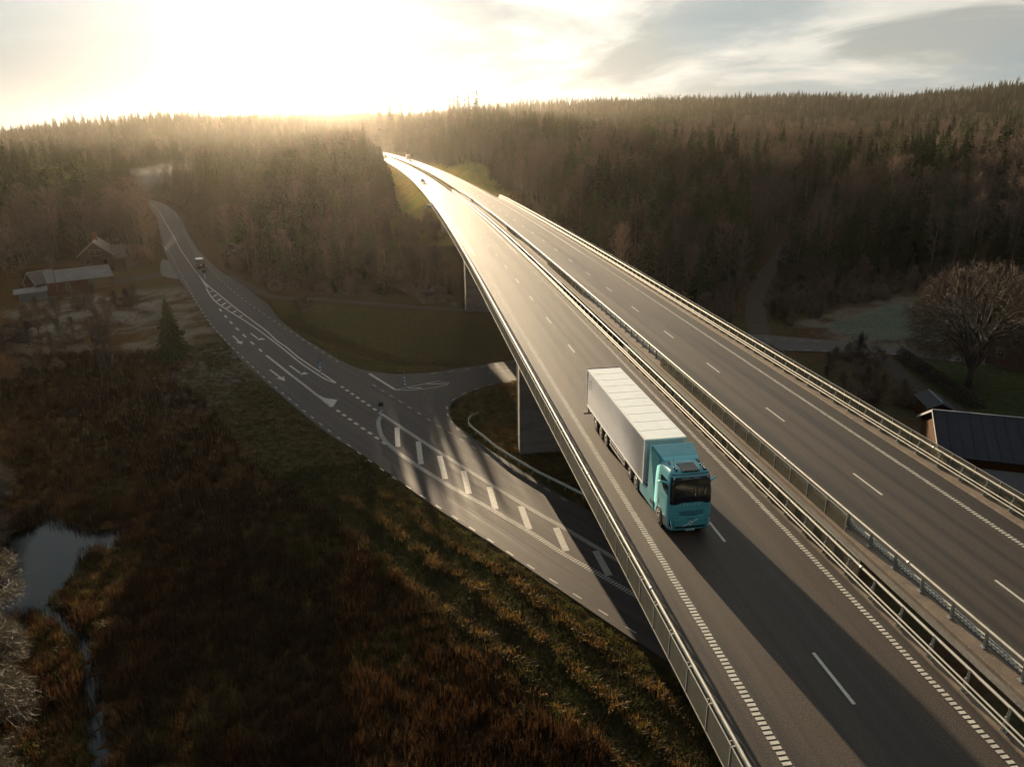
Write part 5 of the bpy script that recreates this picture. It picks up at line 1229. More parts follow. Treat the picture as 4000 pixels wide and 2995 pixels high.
b = MB(); b.hexa([(-3.4,-1.7,1.72),(2.9,-1.7,1.95),(2.9,1.6,2.5),(-3.4,1.6,2.2),(-3.4,-1.7,1.82),(2.9,-1.7,2.05),(2.9,1.6,2.6),(-3.4,1.6,2.3)]); b.build('roof', TIN, S_)
b = MB(); b.bb(-.1, 0, -1.34, -1.305, .1, 1.65); b.bb(-2.5, -2.4, -1.34, -1.305, .1, 1.65); b.build('door', TRIM, S_)
# right-hand side: small shed and the big blue-roofed barn
SH_, rf = house('garden_shed', 'small red shed with blue-black roof behind the big barn', 'shed', (67.35, 79.3, -15.1), radians(72), 4.2, 2.7, 2.4, .65, ORANGEW, BLUER, over=.35)
window(SH_, -2.1, 0, 1.4, .7, .9, 'x-'); b = MB(); b.bb(-.5, .5, -1.385, -1.352, 0, 2.0); b.build('door', REDW, SH_)
r0, r1 = Vector((56.9, 67.0, 0)), Vector((64.8, 63.1, 0)); dd = (r1-r0).normalized(); an = atan2(dd.y, dd.x)
nrm = Vector((sin(an), -cos(an), 0))
mid = r0+dd*11.0
BB_, rf = house('big_barn', 'big barn with dark blue sheet roof and orange boards above a white wall', 'barn', (mid.x, mid.y, -15.1), an, 21.0, 10.6, 3.9, 2.7, ORANGEW, BLUER, over=.55)
b = MB()
for k in range(20): b.prism([(-5.86,3.63+.20),(-.13,6.6+.20),(-.13,6.6+.235),(-5.86,3.63+.235)], 'x', -10.9+k*1.12, -10.87+k*1.12)
b.build('roof_seam', BLUER, rf)
b = MB(); b.bb(-9.0, 10.52, -5.42, -5.303, -.5, 2.6); b.build('white_wall', WHITEW, BB_)
b = MB(); b.bb(-10.2, -8.9, -5.36, -5.302, .0, 3.2); b.build('door', BLACK, BB_)
RH, rf = house('red_house', 'dark red house with white trim half hidden behind the big oak', 'house', (97.5, 98.0, -14.9), radians(30), 9, 7.5, 4.4, 3.2, REDW, BLUER, over=.5)
window(RH, -4.5, 0, 5.2, .9, 1.0, 'x-'); window(RH, -2, -3.75, 2, 1.0, 1.3, 'y-'); window(RH, 2, -3.75, 2, 1.0, 1.3, 'y-'); window(RH, -4.5, 1.8, 2, 1.0, 1.2, 'x-')

# ------------------------------------------------------------------ signs, posts, poles, fence
SBLUE = mat('sign_blue', (.02,.16,.24), rough=.4); SWHITE = mat('sign_white', (.62,.64,.62), rough=.4); SBACK = mat('sign_back', (.06,.06,.065), rough=.5, metal=.4)
STRB = mat('post_blue', (.02,.12,.42), rough=.4); STRW = mat('post_white', (.60,.65,.70), rough=.4)
def bollard_sign(label, x, y, rz, facing=True, disc=True, h=2.6):
    E = empty('traffic_sign', (x, y, zroad(x, y)), rz, label, 'traffic sign', 'keep-right posts on the traffic islands')
    b = MB(); b.tube([(0,0,0),(0,0,1.15)], .055, 8); b.build('post', POST, E)
    for k in range(6):
        b = MB(); b.tube([(0,0,.30+k*.26),(0,0,.555+k*.26)], .075, 10); b.build('sleeve', STRB if k % 2 == 0 else STRW, E)
    if disc:
        b = MB(); b.lathe([(.32,-.012),(.34,-.008),(.34,.008),(.32,.012)], (0,-.09,2.15), 'y', 28); D_ = b.build('sign_disc', SBLUE if facing else SBACK, E)
        if facing:
            b = MB(); b.hexa([(-.20,-.108,2.27),(-.14,-.108,2.33),(.10,-.108,2.09),(.04,-.108,2.03),(-.20,-.104,2.27),(-.14,-.104,2.33),(.10,-.104,2.09),(.04,-.104,2.03)])
            b.prism([(-.04,1.96),(.20,1.94),(.17,2.18)], 'y', -.110, -.104); b.build('arrow', SWHITE, D_)
        b = MB(); b.tube([(0,0,1.8),(0,0,2.2)], .035, 8); b.bb(-.03, .03, -.08, .0, 2.12, 2.18); b.build('bracket', POST, E)
    else:
        b = MB(); b.tube([(0,0,1.86),(0,0,3.0)], .035, 8); b.build('pole', SBACK, E)
    return E
sg = D['signs']
bollard_sign('round blue keep-right sign on a striped post, at the tip of the long double-line island', sg[0][0]-.3, sg[0][1], .2)
bollard_sign('bare blue and white striped post on the small side-road island', sg[1][0], sg[1][1], .2, disc=False)
bollard_sign('dark-backed round sign on a striped post at the point of the chevron area', sg[2][0]-.3, sg[2][1], .1, facing=False)
bollard_sign('dark sign back on a post at the far tip of the barred island', sg[3][0]-.2, sg[3][1], .1, facing=False)
WOOD = mat('weathered_pole', (.10,.065,.04), rough=.85, noise=(3,(.06,.04,.025),.4,.7))
def pole(label, x, y, h, lean):
    E = empty('utility_pole', (x, y, h1(x, y)-.3), 0, label, 'utility pole', 'wooden poles by the farm')
    b = MB(); b.tube([(0,0,0),(lean*.5,0,h*.5),(lean,0,h)], .15, 10, r1=.10); b.build('pole', WOOD, E)
    b = MB(); b.box((lean, 0, h-.5), (1.4, .1, .1)); b.build('crossarm', WOOD, E)
    b = MB()
    for dx in (-.6, 0, .6): b.lathe([(.03,h-.45),(.06,h-.38),(.04,h-.28)], (lean+dx, 0, 0), n=8)
    b.build('insulators', STRW, E)
pole('leaning wooden utility pole at the left edge beyond the round tree', -78.2, 147.5, 13.5, -1.6)
pole('thin wooden pole in front of the red barn', -73.6, 164.6, 9.5, -.2)
FE = empty('wire_fence', (D['fpost'][0][0], D['fpost'][0][1], h1(*D['fpost'][0])), 0, 'wire fence on dark wooden posts between the pale field and the road', 'fence')
fp = D['fpost']+[(90.5,109.6),(93.5,108.4)]; fz = [h1(*p)+1.05 for p in fp]; o0 = Vector((*fp[0], h1(*fp[0])))
for p, z in zip(fp, fz):
    b = MB(); q = Vector((p[0], p[1], z))-o0; b.tube([(q.x, q.y, q.z-1.4),(q.x, q.y, q.z)], .06, 6); b.build('post', WOOD, FE)
b = MB()
for dz in (-.12, -.5, -.85):
    b.tube([tuple(Vector((p[0], p[1], z+dz))-o0) for p, z in zip(fp, fz)], .012, 4)
b.build('wire', SBACK, FE)
# boulders of the rock face beside the second pier
ROCK = mat('rock', (.045,.034,.030), rough=.95, noise=(.9,(.022,.017,.015),.35,.7), noise2=(4,(.085,.066,.058),.5,.75), bump=(2.2,.25))
def boulder(label, x, y, z, r, seed, sc=(1,1,1), group=None):
    bm = bmesh.new(); bmesh.ops.create_icosphere(bm, subdivisions=4, radius=1)
    for v in bm.verts:
        n = mnoise.noise(v.co*1.1+Vector((seed, 0, 0)))+.5*mnoise.noise(v.co*2.7+Vector((0, seed, 0)))+.25*mnoise.cell(v.co*2.2+Vector((seed, seed, 0)))
        v.co *= 1+.42*n; v.co.x *= sc[0]; v.co.y *= sc[1]; v.co.z *= sc[2]
    me = bpy.data.meshes.new('rock_outcrop'); bm.to_mesh(me); bm.free(); me.materials.append(ROCK)
    o = bpy.data.objects.new('rock_outcrop', me); COL.objects.link(o); o.location = (x, y, z); o.scale = (r, r, r); tag(o, label, 'rock', group); return o
boulder('jagged reddish rock face in the slope left of the second pier', 6.2, 155.5, -13.4, 2.6, 3, (1.5,.7,1.0))
boulder('lower broken rock at the foot of the second pier', 10.0, 151.0, -14.4, 1.7, 8, (1.2,.9,.6))
boulder('dark rock cutting on the right verge of the lower road above the van', -43.5, 197.0, -8.6, 3.2, 12, (.8,2.0,.8))
# ------------------------------------------------------------------ vegetation
NEED = mat('spruce_needles', (.015,.026,.009), rough=.8, spec=.1, transl=(.20,(1.6,1.45,.8)), var=.45)
NEEDP = mat('pine_needles', (.030,.042,.018), rough=.8, spec=.2, transl=(.30,(1.6,1.5,.9)), var=.3)
TWIG = mat('bare_twigs', (.082,.062,.052), rough=.8, spec=.25, transl=(.15,(1.3,1.1,.85)), var=.5)
TWIGO = mat('oak_twigs', (.055,.037,.024), rough=.8, spec=.3, var=.1)
TWIGG = mat('willow_twigs', (.036,.032,.025), rough=.6, spec=.4, transl=(.2,(1.3,1.2,.9)), var=.15)
BARK = mat('spruce_bark', (.07,.05,.04), rough=.9, noise=(3,(.04,.03,.024),.4,.7))
BIRCH = mat('birch_bark', (.15,.13,.11), rough=.8, noise=(5,(.05,.042,.037),.45,.6,(1,1,.4)))
GREYB = mat('grey_bark', (.09,.07,.055), rough=.9, noise=(3,(.05,.04,.03),.4,.7))
class Pair:      # crown and trunk as two meshes plus one joined mesh for the far woods
    def __init__(s, cr, tr, cm, tm, name):
        s.crown = cr.mesh(name+'_crown', cm); s.trunk = tr.mesh(name+'_trunk', tm)
        j = MB(); j.v = cr.v+tr.v; n = len(cr.v); j.f = cr.f+[tuple(i+n for i in f) for f in tr.f]; j.m = [0]*len(cr.f)+[1]*len(tr.f); j.sm = [False]*len(j.f)
        s.joined = j.mesh(name, [cm, tm])
def spruce(seed, h=18.0, wid=3.4, lev=30, gap=0.0):
    r = random.Random(seed); c = MB(); t = MB()
    t.tube([(0,0,-1),(0,0,h*.5),(0,0,h*.97)], .20, 6, r1=.03)
    for i in range(lev):
        f = i/(lev-1); z = h*(.07+.91*f)
        L = wid*(1-f)**.85*(.75+.5*r.random())+.25
        if r.random() < gap: continue
        nb = max(4, int(9-4*f))
        a0 = r.random()*6.28
        for k in range(nb):
            a = a0+2*pi*k/nb+r.uniform(-.3,.3); l = L*r.uniform(.65,1.1); dr = .30+.25*(1-f)
            dx, dy = cos(a), sin(a)
            pts = [(s_, -dr*l*s_**1.3+.12*l*s_*s_) for s_ in (0.05,.35,.65,1.0)]
            for q in range(3):
                s0, z0 = pts[q]; s1, z1 = pts[q+1]; w0 = (.30,.42,.30)[q]*(.6+.5*l/3)*r.uniform(.8,1.2)
                x0, y0 = dx*l*s0, dy*l*s0; x1, y1 = dx*l*s1, dy*l*s1
                px, py = -dy*w0, dx*w0; hang = .22+.3*r.random()
                c.poly([(x0+px*.6, y0+py*.6, z+z0-hang*.5), (x0, y0, z+z0+.05), (x1, y1, z+z1), (x1+px*.9, y1+py*.9, z+z1-hang)])
                c.poly([(x0, y0, z+z0+.05), (x0-px*.6, y0-py*.6, z+z0-hang*.5), (x1-px*.9, y1-py*.9, z+z1-hang), (x1, y1, z+z1)])
    for k in range(6):
        a = k*1.05; c.poly([(0,0,h*1.01),(cos(a)*.22,sin(a)*.22,h*.93),(cos(a+.8)*.2,sin(a+.8)*.2,h*.94)])
    return Pair(c, t, NEED, BARK, 'spruce_tree')
def pine(seed, h=20.0):
    r = random.Random(seed); c = MB(); t = MB()
    t.tube([(0,0,-1),(.2,0,h*.5),(.1,.1,h*.96)], .22, 6, r1=.06)
    for i in range(26):
        f = r.random()**.8; z = h*(.42+.56*f); a = r.random()*6.28; l = (2.6*(1-f*.75)+.4)*r.uniform(.5,1.1)
        e = (cos(a)*l, sin(a)*l, z+l*.25)
        t.tube([(.1,0,z),(e[0],e[1],e[2])], .05, 3, r1=.02, caps=False)
        for q in range(15):
            p = Vector(e)+Vector((r.gauss(0,.45), r.gauss(0,.45), r.gauss(.1,.28))); s_ = .30*r.uniform(.7,1.3)
            u = Vector((r.gauss(0,1), r.gauss(0,1), r.gauss(0,.5))).normalized()*s_; v = Vector((r.gauss(0,1), r.gauss(0,1), r.gauss(0,.5))).normalized()*s_
            c.poly([tuple(p-u), tuple(p-v*.6), tuple(p+u), tuple(p+v*.8)])
    return Pair(c, t, NEEDP, BARK, 'pine_tree')
def bare(seed, h=15.0, spread=3.2, prim=20, sec=6, twg=7, tw=.030, tl=1.0, start=.30, up=.9, crown_m=None, trunk_m=None, name='birch_tree', tr=.16, dome=False):
    r = random.Random(seed); c = MB(); t = MB()
    lean = (r.uniform(-.5,.5), r.uniform(-.5,.5))
    top = h*.93
    axis_ = lambda f: Vector((lean[0]*f*f*1.5, lean[1]*f*f*1.5, top*f))
    t.tube([axis_(-.05), axis_(.3), axis_(.6), axis_(1.0)], tr, 6, r1=.025)
    def blade(p, q, w):
        d = (q-p); s_ = d.cross(Vector((r.gauss(0,1), r.gauss(0,1), r.gauss(0,1)))).normalized()*w
        c.poly([tuple(p-s_), tuple(p+s_), tuple(q+s_*.35), tuple(q-s_*.35)])
    for i in range(prim):
        f = start+(1-start)*(i+r.random())/prim; p0 = axis_(min(f, .99)); a = i*2.4+r.uniform(-.4,.4)
        if dome:
            g = (f-start)/(1-start); L = spread*(.62+.38*sin(pi*min(1, g*1.0+.12)))*(1-.30*g)*r.uniform(.85,1.12); el = -.12+1.15*g*up
        else:
            g = (f-start)/(1-start); L = spread*(.38+.62*sin(pi*min(1, g*.82+.16)))*r.uniform(.7,1.15); el = up*(.70+.45*g)
        d = Vector((cos(a)*cos(el), sin(a)*cos(el), sin(el)))
        mid = p0+d*L*.5+Vector((0,0,.05*L)); end = p0+d*L+Vector((0,0,(.25 if not dome else .12)*L))
        (t if dome else c).tube([p0, mid, end], max(.03, tr*.28), 4, r1=.015, caps=False)
        for j in range(sec):
            s_ = .25+.75*(j+r.random())/sec; b0 = p0.lerp(mid, s_*2) if s_ < .5 else mid.lerp(end, (s_-.5)*2)
            d2 = (d+Vector((r.gauss(0,.65), r.gauss(0,.65), r.gauss(.25,.45)))).normalized(); l2 = L*.42*r.uniform(.6,1.1); b1 = b0+d2*l2
            blade(b0, b1, tw*1.3)
            for k in range(twg):
                q0 = b0.lerp(b1, r.uniform(.15,1.0)); d3 = (d2+Vector((r.gauss(0,.7), r.gauss(0,.7), r.gauss(.1,.55)))).normalized(); blade(q0, q0+d3*tl*r.uniform(.5,1.2), tw*.7)
    for k in range(30):
        f = r.uniform(.75,1.0); q0 = axis_(f); blade(q0, q0+Vector((r.gauss(0,.35), r.gauss(0,.35), .9)).normalized()*r.uniform(.5,1.3), tw*.7)
    return Pair(c, t, crown_m or TWIG, trunk_m or BIRCH, name)
def dome_tree(seed, h, R, bole, mains, n2, n3, n4, tr, crown_m, name, tw=.02, tl=.9, flat=.0, trunk_m=None):
    # trunk, forked limbs, boughs and fine twigs filling a rounded crown
    r = random.Random(seed); c = MB(); t = MB(); cz = bole+(h-bole)*.46; rz = h-cz
    C = Vector((0, 0, cz))
    def shell(k, low=-.75):
        while True:
            d = Vector((r.gauss(0,1), r.gauss(0,1), r.gauss(0,1))).normalized()
            if d.z > low: break
        kk = k*r.uniform(.88, 1.06); return C+Vector((d.x*R*kk, d.y*R*kk, d.z*rz*kk)), d
    def near(p, k, sp):
        d = (p-C); d = Vector((d.x/R, d.y/R, d.z/rz)); d = (d.normalized()+Vector((r.gauss(0,sp), r.gauss(0,sp), r.gauss(0,sp)))).normalized()
        kk = k*r.uniform(.90, 1.07); return C+Vector((d.x*R*kk, d.y*R*kk, d.z*rz*kk))
    def blade(p, q, w):
        d = (q-p); s_ = d.cross(Vector((r.gauss(0,1), r.gauss(0,1), r.gauss(0,1)))).normalized()*w
        c.poly([tuple(p-s_), tuple(p+s_), tuple(q+s_*.35), tuple(q-s_*.35)])
    top = Vector((0, 0, bole*1.25)); t.tube([(0,0,-.4),(0,0,bole*.5),top], tr, 9, r1=tr*.8)
    for i in range(mains):
        a = i*2.4+r.uniform(-.3,.3); el = r.uniform(-.30,1.30); d = Vector((cos(a)*cos(el), sin(a)*cos(el), sin(el)))
        e = C+Vector((d.x*R*.55, d.y*R*.55, (d.z-.25)*rz*.6)); b0 = Vector((0,0,bole*r.uniform(.75,1.2)))
        mid = b0.lerp(e, .5)+Vector((r.gauss(0,.3), r.gauss(0,.3), .12*(e-b0).length))
        t.tube([b0, mid, e], tr*.42, 5, r1=tr*.14, caps=False)
        for j in range(n2):
            f = .25+.75*(j+r.random())/n2; q0 = b0.lerp(mid, f*2) if f < .5 else mid.lerp(e, f*2-1)
            q1 = near(q0.lerp(e, .6), .80, .35); qm = q0.lerp(q1, .5)+Vector((r.gauss(0,.25), r.gauss(0,.25), r.gauss(.15,.2)))*(R/8)
            t.tube([q0, qm, q1], tr*.11, 3, r1=tr*.035, caps=False)
            for k in range(n3):
                f2 = r.uniform(.35, 1.0); s0 = q0.lerp(qm, f2*2) if f2 < .5 else qm.lerp(q1, f2*2-1); s1 = near(s0.lerp(q1, .5), .96, .20)
                blade(s0, s1, tw*1.1)
                for l in range(n4):
                    p0 = s0.lerp(s1, r.uniform(.3, 1.0)); dd = ((s1-s0).normalized()*.8+Vector((r.gauss(0,.6), r.gauss(0,.6), r.gauss(.15,.55)))).normalized()
                    blade(p0, p0+dd*tl*r.uniform(.4,1.1), tw*.6)
    return Pair(c, t, crown_m, trunk_m or GREYB, name)
SPR = [spruce(1), spruce(2, 20, 3.6, 34), spruce(3, 15, 3.0, 26), spruce(4, 21, 3.1, 34, .12)]
BIR = [bare(11), bare(12, 17, 3.4), bare(13, 13, 3.0), bare(14, 16, 3.8, trunk_m=GREYB, up=.7), bare(15, 14, 4.0, prim=16, trunk_m=GREYB, start=.22, up=.6)]
PIN = [pine(21), pine(22, 22)]
def place(pair, name, label, cat, x, y, s=1.0, rz=0.0, group=None, z=None, sz=None):
    e = empty(name, (x, y, (h1(x, y) if z is None else z)-.1), rz, label, cat, group); e.scale = (s, s, sz or s)
    for nm, me in (('crown', pair.crown), ('trunk', pair.trunk)):
        o = bpy.data.objects.new(nm, me); COL.objects.link(o); o.parent = e
    return e
# --- where the woods stand
def rx(y, pts): P = sorted(pts, key=lambda p: p[1]); return np.interp(y, [p[1] for p in P], [p[0] for p in P])
FRONT = [(-60,182),(-41,178),(-30,168),(-20,164),(-3,159),(-1,170),(-3,190),(-5,215),(-8,260),(-10,300),(-12,340),(-14.5,400),(-21,470),(-30,540),(-42,630)]
def wooded(X, Y):
    c = np.where(Y > 100, (Y-100)**2/10000.0, 0); u = X+c
    front = np.interp(X, [-60,-41,-30,-20,-3,200], [186,180,169,165,160,160])
    rightlim = np.interp(Y, [150,170,190,215,260,300,340,400,470,540,630], [-3,-1.5,-2.5,-2.5,-3,-4.5,-6.5,-10,-16,-22,-32])
    rr = rx(Y, D['edgeR'])
    central = (Y > front) & (X < rightlim) & ((X > rr+6.5) | (Y > 362))
    central |= (Y >= 630) & (u < 5)
    ll = rx(Y, D['edgeL'])
    leftw = (X < ll-5) & (Y > 208) & (Y <= 362) & (X > -900)
    leftw |= (X < -93) & (Y > 150) & (Y <= 208)
    leftw |= (Y > 362) & (X < -70)
    ymin = np.interp(X, [40,48,60,70,85,100,120,135,150,175,300], [240,150,140,150,158,168,166,160,150,125,95])
    rightw = (X > 43) & (Y > ymin) & (u > 50)
    rightw |= (u > np.interp(Y, [240,300,360,430,500], [54,54,48,42,40])) & (Y > 240) & (X > 0)
    rightw |= (u > 40) & (Y > 420)
    ok = central | leftw | rightw
    ok &= dist_poly(X, Y, D['rtrack']) > 4.0
    ok &= ~(np.hypot(X+75, Y-180) < 24)
    ok &= (dist_poly(X, Y, ROADL[:8]) > 6) & (dist_poly(X, Y, ROADR[:8]) > 6)
    return ok, central, leftw, rightw
def field_pts():
    r = np.random.RandomState(5); out = []
    for (ya, yb, sp, x0, x1) in ((95,230,4.4,-190,330),(230,340,4.6,-230,330),(340,500,5.6,-290,430),(500,720,7.5,-420,620),(720,1050,9.5,-650,950),(1050,1500,11,-950,1400),(1500,2050,12,-1150,1850)):
        gx = np.arange(x0, x1, sp); gy = np.arange(ya, yb, sp); X, Y = np.meshgrid(gx, gy)
        X = X+r.uniform(-.48,.48,X.shape)*sp; Y = Y+r.uniform(-.48,.48,Y.shape)*sp
        X, Y = X.ravel(), Y.ravel(); az = np.degrees(np.arctan2(X, Y)); k = (az > -31) & (az < 46); X, Y = X[k], Y[k]
        ok, *_ = wooded(X, Y); out.append(np.stack([X[ok], Y[ok]], 1))
    P = np.concatenate(out); return P
FP = field_pts()
okk, cen, lef, rig = wooded(FP[:,0], FP[:,1])
r_ = np.random.RandomState(9)
X, Y = FP[:,0], FP[:,1]
n1 = fbm(X, Y, 70, 61); n2 = fbm(X, Y, 25, 62)
ps = np.where(cen, np.where(Y < 190, .30, np.where(Y < 230, .55, .80)), 0.0)
ps = np.where(lef, np.where(Y < 262, .25, .70), ps)
ps = np.where(lef & (X < -95) & (Y > 240), .9, ps)
ps = np.where(rig, np.where(Y > 330, .55, .10), ps)
ps = np.where(rig & (Y > 300) & (X < 120), .74, ps)
ps = np.where(rig & (Y > 420) & (Y < 760) & (X > 120), .34, ps)
ps = np.where(rig & (Y >= 900), .95, ps)
ps = np.where(lef & (Y > 900), .85, ps)
ps = np.clip(ps+(n1-.5)*3.2+(n2-.5)*1.0, 0.03, .97)
isS = r_.rand(len(X)) < ps
Z = hgt(X, Y)-.15
SC = r_.uniform(.62, 1.12, len(X))*(.72+.6*fbm(X, Y, 55, 65))
front_small = cen & (Y < 175); SC = np.where(front_small, SC*.85, SC)
SC = np.where((cen & (X > -14) & (Y > 330) & (Y < 560)), SC*.8, SC)
SC = np.where(rig & (Y < 320) & ~isS, SC*1.08, SC)
ROT = r_.uniform(0, 6.28, len(X)); PK = r_.randint(0, 4, len(X)); PKB = r_.randint(0, 5, len(X))
# trees shortened and thinned to let the sun reach the junction and marsh
KEEP = np.ones(len(X), bool)
for u0, u1, ybase in ((3.5, 16, 52), (-8, 3.5, 36), (-37.5, -32.5, 58), (-53, -48.5, 128), (-27, -25, 52)):
    uu = X+(Y-57)*tan(-SUN_AZ); m_ = (uu > u0) & (uu < u1) & (Y > 120) & (Y < 460)
    lim = (-15.4+(Y-ybase)*tan(SUN_EL)-Z)/22.0
    SC = np.where(m_, np.minimum(SC, lim), SC)
KEEP = SC > .22
FP, X, Y, Z, SC, ROT, PK, PKB, isS, cen, lef, rig = [a[KEEP] for a in (FP, X, Y, Z, SC, ROT, PK, PKB, isS, cen, lef, rig)]
# the 300 of each kind that show largest stand as single trees
dist = np.hypot(X, Y)
cf = np.minimum(dist_poly(X, Y, [(-60,184),(-41,178),(-30,167),(-20,163),(-3,158),(-1.5,175),(-5,215),(-8,260),(-11,340),(-14,400),(-22,470)]), dist_poly(X, Y, [(43,200),(46,152),(60,140),(85,160),(110,166),(150,150),(176,125)]))
vis = dist*(1+np.clip(cf, 0, 60)/28.0)
inview = (np.degrees(np.arctan2(X, Y)) > -27.5) & (np.degrees(np.arctan2(X, Y)) < 42.5)
vis = np.where(inview, vis, vis+5000)
def split(mask):
    idx = np.where(mask)[0]; o = idx[np.argsort(vis[idx])]; return o[:295], o[295:]
sI, sR = split(isS); bI, bR = split(~isS)
def region(i):
    x, y = X[i], Y[i]
    if cen[i]:
        if x > -14 and y < 232: return 'on the slope beside the second bridge pier' if y < 200 else 'below the left bridge end'
        if y < 186: return 'at the hill foot by the footpath' if x > -27 else 'where the footpath leaves the lower road'
        if x < -42 and y < 300: return 'beside the road above the van' if y < 235 else 'high beside the lower road'
        if y > 300: return 'on the hilltop left of the motorway' if x > -30 else 'far back between the two roads'
        return 'half way up the hillside between the roads' if x < -20 else 'in the upper woods near the bridge end'
    if lef[i]: return 'in the woods behind the farmhouse' if x > -105 and y < 262 else 'in the dark stand at the left picture edge' if x < -105 else 'beside the bend of the lower road'
    az = math.degrees(atan2(x, y))
    if y > 255: return 'above the grassy motorway bank' if az < 14 else 'high in the right-hand woods'
    if az < 18: return 'behind the outer railing at mid bridge'
    if az < 27: return 'left of the forest track'
    if y < 150 or az > 36: return 'behind the oak and pale field'
    return 'beside the upper forest track' if az < 32 else 'at the wood edge above the pale field'
def size_word(s_): return 'small ' if s_ < .84 else 'tall ' if s_ > 1.02 else ''
SHAPE = ['straight', 'full', 'short bushy', 'thin-topped']
ORD = ['first','second','third','fourth','fifth','sixth','seventh','eighth','ninth','tenth','eleventh','twelfth','thirteenth','fourteenth','fifteenth','sixteenth','seventeenth','eighteenth','nineteenth','twentieth','twenty-first','twenty-second','twenty-third','twenty-fourth','twenty-fifth','twenty-sixth']
def labels(idx, f):
    base = {i: f(i) for i in idx}; cl = {}
    for i in idx: cl.setdefault(base[i], []).append(i)
    out = {}
    for t_, m_ in cl.items():
        m_.sort(key=lambda i: atan2(X[i], Y[i]))
        for k, i in enumerate(m_): out[i] = t_ if len(m_) == 1 or len(m_) > len(ORD) else t_+', '+ORD[k]+' from the left'
    return out
LS = labels(sI, lambda i: size_word(SC[i])+['slender', 'broad', 'bushy', 'gappy'][PK[i]]+' spruce '+region(i))
LB = labels(bI, lambda i: size_word(SC[i])+'leafless '+['pale-stemmed', 'pale-stemmed', 'pale-stemmed', 'grey-stemmed', 'grey-stemmed'][PKB[i]]+' birch '+region(i))
for i in sI: place(SPR[PK[i]], 'spruce_tree', LS[i], 'spruce', X[i], Y[i], SC[i], ROT[i], 'spruces '+region(i), z=Z[i])
for i in bI: place(BIR[PKB[i]], 'birch_tree', LB[i], 'birch', X[i], Y[i], SC[i], ROT[i], 'bare birches '+region(i), z=Z[i])
def scatter(name, P, rot, scl, pick, meshes, label, cat):
    col = bpy.data.collections.new(name+'_kinds')
    for k, me in enumerate(meshes):
        o = bpy.data.objects.new('%s_kind_%02d' % (name, k), me); col.objects.link(o)
    me = bpy.data.meshes.new(name); me.vertices.add(len(P)); me.vertices.foreach_set('co', np.asarray(P, np.float32).ravel())
    for nm, ty, arr in (('rot','FLOAT',rot),('scl','FLOAT',scl),('pick','INT',pick)):
        a = me.attributes.new(nm, ty, 'POINT'); a.data.foreach_set('value', np.asarray(arr, np.float32 if ty == 'FLOAT' else np.int32))
    o = bpy.data.objects.new(name, me); COL.objects.link(o); tag(o, label, cat, kind='stuff')
    g = bpy.data.node_groups.new(name+'_scatter', 'GeometryNodeTree')
    g.interface.new_socket('Geometry', in_out='INPUT', socket_type='NodeSocketGeometry'); g.interface.new_socket('Geometry', in_out='OUTPUT', socket_type='NodeSocketGeometry')
    N = g.nodes.new; L = g.links.new
    gi, go = N('NodeGroupInput'), N('NodeGroupOutput'); ip = N('GeometryNodeInstanceOnPoints'); ci = N('GeometryNodeCollectionInfo')
    ci.inputs[0].default_value = col; ci.inputs[1].default_value = True; ci.inputs[2].default_value = True
    def attr(nm, ty):
        a = N('GeometryNodeInputNamedAttribute'); a.data_type = ty; a.inputs[0].default_value = nm; return a.outputs[0]
    cx = N('ShaderNodeCombineXYZ'); L(attr('rot','FLOAT'), cx.inputs[2]); er = N('FunctionNodeEulerToRotation'); L(cx.outputs[0], er.inputs[0])
    ip.inputs['Pick Instance'].default_value = True
    L(gi.outputs[0], ip.inputs['Points']); L(ci.outputs[0], ip.inputs['Instance']); L(attr('pick','INT'), ip.inputs['Instance Index']); L(er.outputs[0], ip.inputs['Rotation']); L(attr('scl','FLOAT'), ip.inputs['Scale']); L(ip.outputs[0], go.inputs[0])
    md = o.modifiers.new('scatter', 'NODES'); md.node_group = g
    return o
def rows(idx): return np.stack([X[idx], Y[idx], Z[idx]], 1)
pk = np.where(r_.rand(len(sR)) < .10, 4+r_.randint(0, 2, len(sR)), PK[sR])
scatter('spruce_forest', rows(sR), ROT[sR], SC[sR], pk, [p.joined for p in SPR]+[p.joined for p in PIN], 'far spruce and pine forest covering the hills to the skyline', 'forest')
scatter('birch_forest', rows(bR), ROT[bR], SC[bR], PKB[bR], [p.joined for p in BIR], 'far leafless birch woods mixed through the hills', 'forest')
print('trees', len(X), len(sR), len(bR))
# tall trees that break the skyline
def at_azel(azd, y, top_el):
    x = y*tan(radians(azd)); d = sqrt(x*x+y*y); zt = CAMH+d*tan(radians(top_el)); return x, zt-h1(x, y)
for azd, y, el in ((-1.25,900,2.0),(-.5,860,2.25),(.35,780,2.0),(.9,760,1.8),(3.9,760,2.25),(4.2,750,2.3),(4.5,740,2.6),(5.0,750,2.35),(5.3,740,2.5),(5.9,720,2.8)):
    x, hh = at_azel(azd, y, el); p = SPR[3]
    SKN = globals().setdefault('SKN', iter(ORD))
    if hh > 8: place(p, 'spruce_tree', next(SKN)+' from the left of the tall spruces standing up against the glare beyond the motorway', 'spruce', x, y, hh/21.0, rnd.random()*6, 'tall spruces on the skyline')
for PN, (azd, y, el) in enumerate(sorted(((-15.5,1240,1.05),(-16.2,1230,1.0),(-17.3,1220,.85),(-18.5,1210,.7),(-13.8,1240,1.1),(-12.4,1300,.9),(-20.2,1200,.5),(-14.6,1230,1.1),(7.6,760,2.0),(9.0,780,1.8),(11.2,800,1.9)))):
    x, hh = at_azel(azd, y, el); p = PIN[1]
    if hh > 8: place(p, 'pine_tree', ORD[PN]+' pine from the left poking above the skyline '+('left of the glare' if azd < 0 else 'right of the glare'), 'pine', x, y, min(1.6, hh/22.0), rnd.random()*6, 'lone pines on the skyline')
